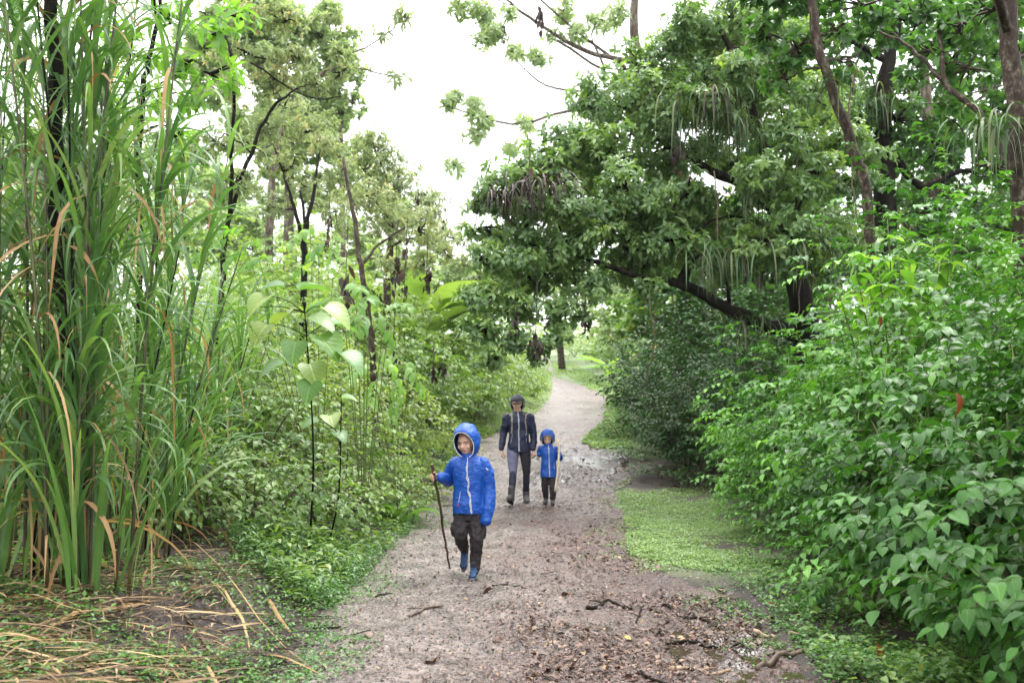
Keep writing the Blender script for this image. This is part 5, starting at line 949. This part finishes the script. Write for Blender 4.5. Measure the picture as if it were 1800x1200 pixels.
tr = MB(); loft(tr, [(.50, -.03, .03, .115, .09), (.56, -.035, .03, .122, .095), (.62, -.035, .03, .118, .095)]); chain(tr, [A3(.025, .03, .55), A3(.04, .0, .42), KR, A3(.035, .01, .2), A3(.028, .005, .10)], [.080, .070, .060, .050, .045], 3); chain(tr, [A3(-.085, .03, .55), A3(-.095, .0, .45), KL, A3(-.085, .12, .28), AL + A3(0, -.02, .03)], [.080, .070, .059, .050, .044], 3)
ell(tr, A3(.105, .01, .40), (.022, .05, .06)); ell(tr, A3(-.165, .01, .42), (.02, .05, .06)); fuse(tr, "trousers", 'trouser', b1_, .006, 2, .026, .04)
boot(b1_, AR + A3(0, 0, -.005), (-.12, -1), 0.0, .215, 'shoe_b', 'sole', .05); boot(b1_, AL, (-.1, -1), -.75, .215, 'shoe_b', 'sole', .04)
hood(b1_, hc + A3(.012, .02, .015), (.108, .135, .152), fr_, (1.12, .74, .04), 'blue', .03, 'white', .0045)
zc_ = onto(part(strip([A3(-.04, -.10, 1.05), A3(-.045, -.12, .95), A3(-.025, -.13, .8), A3(-.005, -.13, .68), A3(.005, -.12, .56)], .016), "zip", 'zip', b1_), jk)
onto(part(strip([A3(-.115, -.11, .755), A3(-.128, -.10, .66)], .009), "pocket_zip", 'zip', b1_), jk); onto(part(strip([A3(-.128, -.10, .65), A3(-.13, -.09, .625)], .014), "zip_tab", 'red', b1_), jk)
onto(part(strip([A3(.125, -.05, .95), A3(.15, -.04, .93)], .012), "sleeve_emblem", 'zip', b1_), jk)
for q in (-1, 1): l_ = MB(); chain(l_, [A3(-.04 + q * .045, -.10, 1.05), A3(-.04 + q * .05, -.118, .97), A3(-.04 + q * .045, -.125, .90)], .0028, 3, 5); part(l_, "drawstring", 'blue2', b1_)
x0 = np.array(b1_.location[:]); sb_ = A3(-.222, .55, 0); sb_[2] = float(surf(np.array([x0[0] - .222]), np.array([x0[1] + .55]))[0]) - x0[2]
q = smooth_line([A3(-.338, -.115, .985), A3(-.322, -.055, .87), A3(-.285, .14, .60), A3(-.265, .30, .36), sb_], 7) + x0; q[1:-1] += rng.normal(0, .0025, (len(q) - 2, 3)); mb = MB(); tube(mb, q, [.0135, .012, .0115, .0085], 9, rough=.12)
for t_, d_ in ((.25, (.03, 0, .02)), (.62, (.028, 0, .015))): p = q[int(t_ * len(q))]; tube(mb, np.array([p, p + A3(*d_)]), [.009, .004], 6)
tag(mb.build("walking_stick", M['stickd']), "dark knobbly walking stick gripped by the person in front", "stick")

# --- adult
b2_ = person(912, 883, "person in a navy hooded jacket, dark cap and leggings, walking behind the front one")
b3_ = person(965, 884, "smaller person in a blue raincoat holding the adult's hand and a pale stick")
hc = A3(-.03, -.02, 1.565); fr_ = frame((-.12, -1, -.16)); mb = MB(); at_, R = head(mb, hc, .215, fr_)
chain(mb, [hc + A3(.0, .02, -.06), A3(-.005, .03, 1.38)], [.056, .06]); loft(mb, [(.84, 0, .02, .15, .10), (1.05, 0, .02, .125, .09), (1.25, 0, .02, .15, .10), (1.36, 0, .02, .14, .08), (1.42, 0, .02, .06, .055)])
SL, EL, WL = A3(-.185, .02, 1.34), A3(-.245, .05, 1.06), A3(-.27, -.02, .83); SR, ER, WR = A3(.185, .02, 1.34), A3(.235, .05, 1.06), A3(.225, -.01, .83)
for a_ in ((SL, EL, WL), (SR, ER, WR)): chain(mb, a_, [.05, .04, .027], 3)
hand(mb, WL, (.05, -.15, -1), (1, 0, 0), .175, .45, -1); hand(mb, WR, (.12, -.15, -1), (-.2, 0, -.2), .175, .55, 1)
KL, AL, KR, AR = A3(-.09, -.06, .47), A3(-.115, -.12, .115), A3(.12, .0, .48), A3(.115, .16, .11)
chain(mb, [A3(-.085, .02, .84), A3(-.095, -.02, .66), KL, AL], [.06, .05, .035, .026], 3); chain(mb, [A3(.085, .02, .84), A3(.11, .01, .66), KR, AR], [.06, .05, .035, .026], 3)
fuse(mb, "body", 'skin', b2_, .0055, 3); face(b2_, at_, R, .215)
mb = MB(); loft(mb, [(.80, -.0, .02, .175, .12), (.88, 0, .02, .178, .125), (1.02, 0, .02, .158, .115), (1.14, 0, .02, .160, .115), (1.27, 0, .02, .178, .125), (1.36, 0, .02, .160, .105), (1.40, -.005, .02, .10, .085), (1.445, -.01, .015, .075, .075)], pw=2.3)
for a_ in ((SL, EL, WL), (SR, ER, WR)): chain(mb, [a_[0], a_[0] * .5 + a_[1] * .5, a_[1], a_[2] + A3(0, 0, .03)], [.072, .068, .062, .048], 4)
jk = fuse(mb, "jacket", 'navy', b2_, .009, 4, .03, .10)
def leg(nm, mat, pts, rad):
    m_ = MB(); chain(m_, pts, rad, 4); return fuse(m_, nm, mat, b2_, .008, 2, .006, .06)
leg("legging", 'grey_l', [A3(-.085, .02, .84), A3(-.095, -.02, .66), KL, KL * .8 + AL * .2], [.104, .086, .060, .052]); leg("legging", 'black_l', [A3(.09, .02, .84), A3(.11, .01, .66), KR, KR * .8 + AR * .2], [.102, .082, .060, .052])
leg("gaiter", 'gaiter', [KL + A3(0, 0, .03), KL * .6 + AL * .4, AL + A3(0, 0, .05)], [.058, .058, .045]); leg("gaiter", 'gaiter', [KR + A3(0, 0, -.02), KR * .6 + AR * .4, AR + A3(0, 0, .05)], [.052, .056, .044])
boot(b2_, AL + A3(0, 0, .01), (-.2, -1), .28, .30, 'boot', 'bsole', .10); boot(b2_, AR, (.05, -1), 0, .30, 'boot', 'bsole', .10)
hood(b2_, hc + A3(.008, .050, .0), (.112, .125, .142), fr_, (1.30, .95, .05), 'navy', .0, 'zip', .004)
cp = MB(); c0 = at_(0, -.02, .31); w_cap = A3(0, 0, 0); ell(cp, c0 + w_cap, A3(.092, .098, .056), R); o = part(cp, "cap", 'cap', b2_)
f, u, w = fr_; br = MB(); a = np.linspace(-1.25, 1.25, 13); rows = []
for r_, dz in ((.080, .0), (.12, .0), (.155, -.006)): rows.append(c0 + np.outer(np.sin(a) * (.088 + .0 * r_), u) + np.outer(np.cos(a) * r_, f) + w * (dz - .036) - np.outer(.018 * np.abs(np.sin(a)) ** 2, w))
V = np.concatenate(rows); br.add(V, [(i * 13 + j, i * 13 + j + 1, i * 13 + 14 + j, i * 13 + 13 + j) for i in range(2) for j in range(12)]); bo = part(br, "brim", 'cap', b2_); s_ = bo.modifiers.new("s", 'SOLIDIFY'); s_.thickness = .006; bo.parent = o
onto(part(strip([A3(-.012, -.10, 1.45), A3(-.0, -.13, 1.25), A3(.0, -.13, 1.0), A3(.005, -.12, .81)], .020), "zip", 'zip', b2_), jk)
onto(part(strip([A3(-.11, -.10, 1.10), A3(-.14, -.10, .95)], .010), "pocket_zip", 'zip', b2_), jk); onto(part(strip([A3(.12, -.10, 1.10), A3(.14, -.10, .97)], .010), "pocket_zip", 'zip', b2_), jk)
# backpack worn by the adult: a thing of its own
x0 = np.array(b2_.location[:]); bp = empty("backpack", x0); tag(bp, "dark backpack with greyish shoulder straps worn by the navy-jacketed adult", "backpack")
mb = MB(); loft(mb, [(.98, 0, .20, .13, .06), (1.10, 0, .22, .15, .09), (1.28, 0, .21, .14, .085), (1.40, 0, .19, .10, .05)], pw=3); fuse(mb, "pack", 'cap', bp, .01, 3)
for q in (-1, 1): m_ = onto(part(strip([A3(q * .11, .10, 1.40), A3(q * .125, .0, 1.43), A3(q * .125, -.10, 1.36), A3(q * .135, -.14, 1.22), A3(q * .15, -.10, 1.08)], .034, k=5), "shoulder_strap", 'strap', bp), jk, .006)

# --- small child
hc = A3(-.02, -.03, 1.035); fr_ = frame((-.05, -.92, -.38)); mb = MB(); at_, R = head(mb, hc, .185, fr_)
chain(mb, [hc + A3(.0, .03, -.05), A3(0, .03, .90)], [.044, .046]); loft(mb, [(.46, 0, .02, .10, .075), (.62, 0, .02, .095, .07), (.80, 0, .02, .11, .075), (.90, 0, .02, .095, .055), (.94, 0, .02, .045, .04)])
SL, EL, WL = A3(-.12, .02, .875), A3(-.165, .05, .72), A3(-.195, -.0, .69); SR, ER, WR = A3(.12, .02, .875), A3(.175, .07, .73), A3(.165, -.05, .80)
hw = np.array(b2_.location[:]) + A3(.24, -.025, .755) - np.array(b3_.location[:]); WL = hw + A3(.05, .0, .01); EL = (SL + WL) / 2 + A3(.005, .05, -.03)
for a_ in ((SL, EL, WL), (SR, ER, WR)): chain(mb, a_, [.034, .028, .020], 3)
hand(mb, WL, (-1, -.1, -.1), (0, -.3, -1), .11, .8, -1); hand(mb, WR, (-.2, -.4, .9), (-.6, -.6, -.3), .115, .9, 1)
KL, AL, KR, AR = A3(-.06, .04, .27), A3(-.045, .10, .09), A3(.06, -.03, .27), A3(.06, -.02, .085)
chain(mb, [A3(-.05, .02, .45), KL, AL], [.04, .026, .02], 3); chain(mb, [A3(.05, .02, .45), KR, AR], [.04, .026, .02], 3)
fuse(mb, "body", 'skin', b3_, .005, 3); face(b3_, at_, R, .185)
mb = MB(); loft(mb, [(.43, 0, .02, .128, .10), (.50, 0, .02, .13, .10), (.66, 0, .02, .118, .095), (.80, 0, .02, .125, .098), (.87, 0, .02, .118, .085), (.92, 0, .02, .075, .07), (.96, -.01, .01, .062, .062)], pw=2.3)
for a_ in ((SL, EL, WL + A3(.03, 0, 0)), (SR, ER, WR + A3(0, .02, -.03))): chain(mb, a_, [.052, .050, .042], 4)
jk = fuse(mb, "jacket", 'blue', b3_, .008, 4, .022, .07)
tr = MB(); loft(tr, [(.42, 0, .02, .105, .08), (.50, 0, .02, .105, .08)]); chain(tr, [A3(-.05, .02, .45), KL, AL + A3(0, 0, .03)], [.07, .055, .045], 3); chain(tr, [A3(.055, .02, .45), KR, AR + A3(0, 0, .03)], [.07, .056, .046], 3); fuse(tr, "trousers", 'trouser', b3_, .008, 3, .016, .05)
boot(b3_, AL, (-.2, -1), 0, .19, 'boot', 'bsole', .04); boot(b3_, AR, (-.1, -1), 0, .19, 'boot', 'bsole', .04)
hood(b3_, hc + A3(.0, .03, .015), (.112, .122, .14), fr_, (1.12, .70, .04), 'blue', .02, 'white', .004)
onto(part(strip([A3(-.01, -.08, .93), A3(.0, -.10, .8), A3(.005, -.10, .6), A3(.01, -.10, .44)], .015), "zip", 'zip', b3_), jk)
onto(part(strip([A3(.085, -.08, .66), A3(.10, -.08, .57)], .009), "pocket_zip", 'zip', b3_), jk)
x0 = np.array(b3_.location[:]); q = smooth_line([A3(.135, -.085, 1.02), A3(.155, -.09, .84), A3(.135, -.11, .55), A3(.085, -.13, .22)], 6) + x0; mb = MB(); tube(mb, q, [.017, .016, .012], 8, rough=.08); tube(mb, np.array([q[0] + [0, 0, -.01], q[0] + [-.035, 0, .02]]), [.012, .010], 7)
tag(mb.build("walking_stick", M['stickl']), "pale peeled stick held upright by the small person in blue", "stick")

# ------------------------------------------------------------------ humid air
lo, hi = np.array([-420., -12, -3]), np.array([420., 640, 95]); v = np.array([(x, y, z) for x in (lo[0], hi[0]) for y in (lo[1], hi[1]) for z in (lo[2], hi[2])])
hz = mk("haze", v, np.array([(0,1,3,2),(4,6,7,5),(0,4,5,1),(2,3,7,6),(0,2,6,4),(1,5,7,3)]), None, smooth=False); tag(hz, kind="stuff")
m = bpy.data.materials.new("humid_air"); m.use_nodes = True; nt = m.node_tree; nt.nodes.clear(); o = nt.nodes.new("ShaderNodeOutputMaterial"); pv = nt.nodes.new("ShaderNodeVolumePrincipled")
pv.inputs["Color"].default_value = (.95, .97, 1, 1); pv.inputs["Density"].default_value = .0002; nt.links.new(pv.outputs[0], o.inputs["Volume"]); hz.data.materials.append(m)
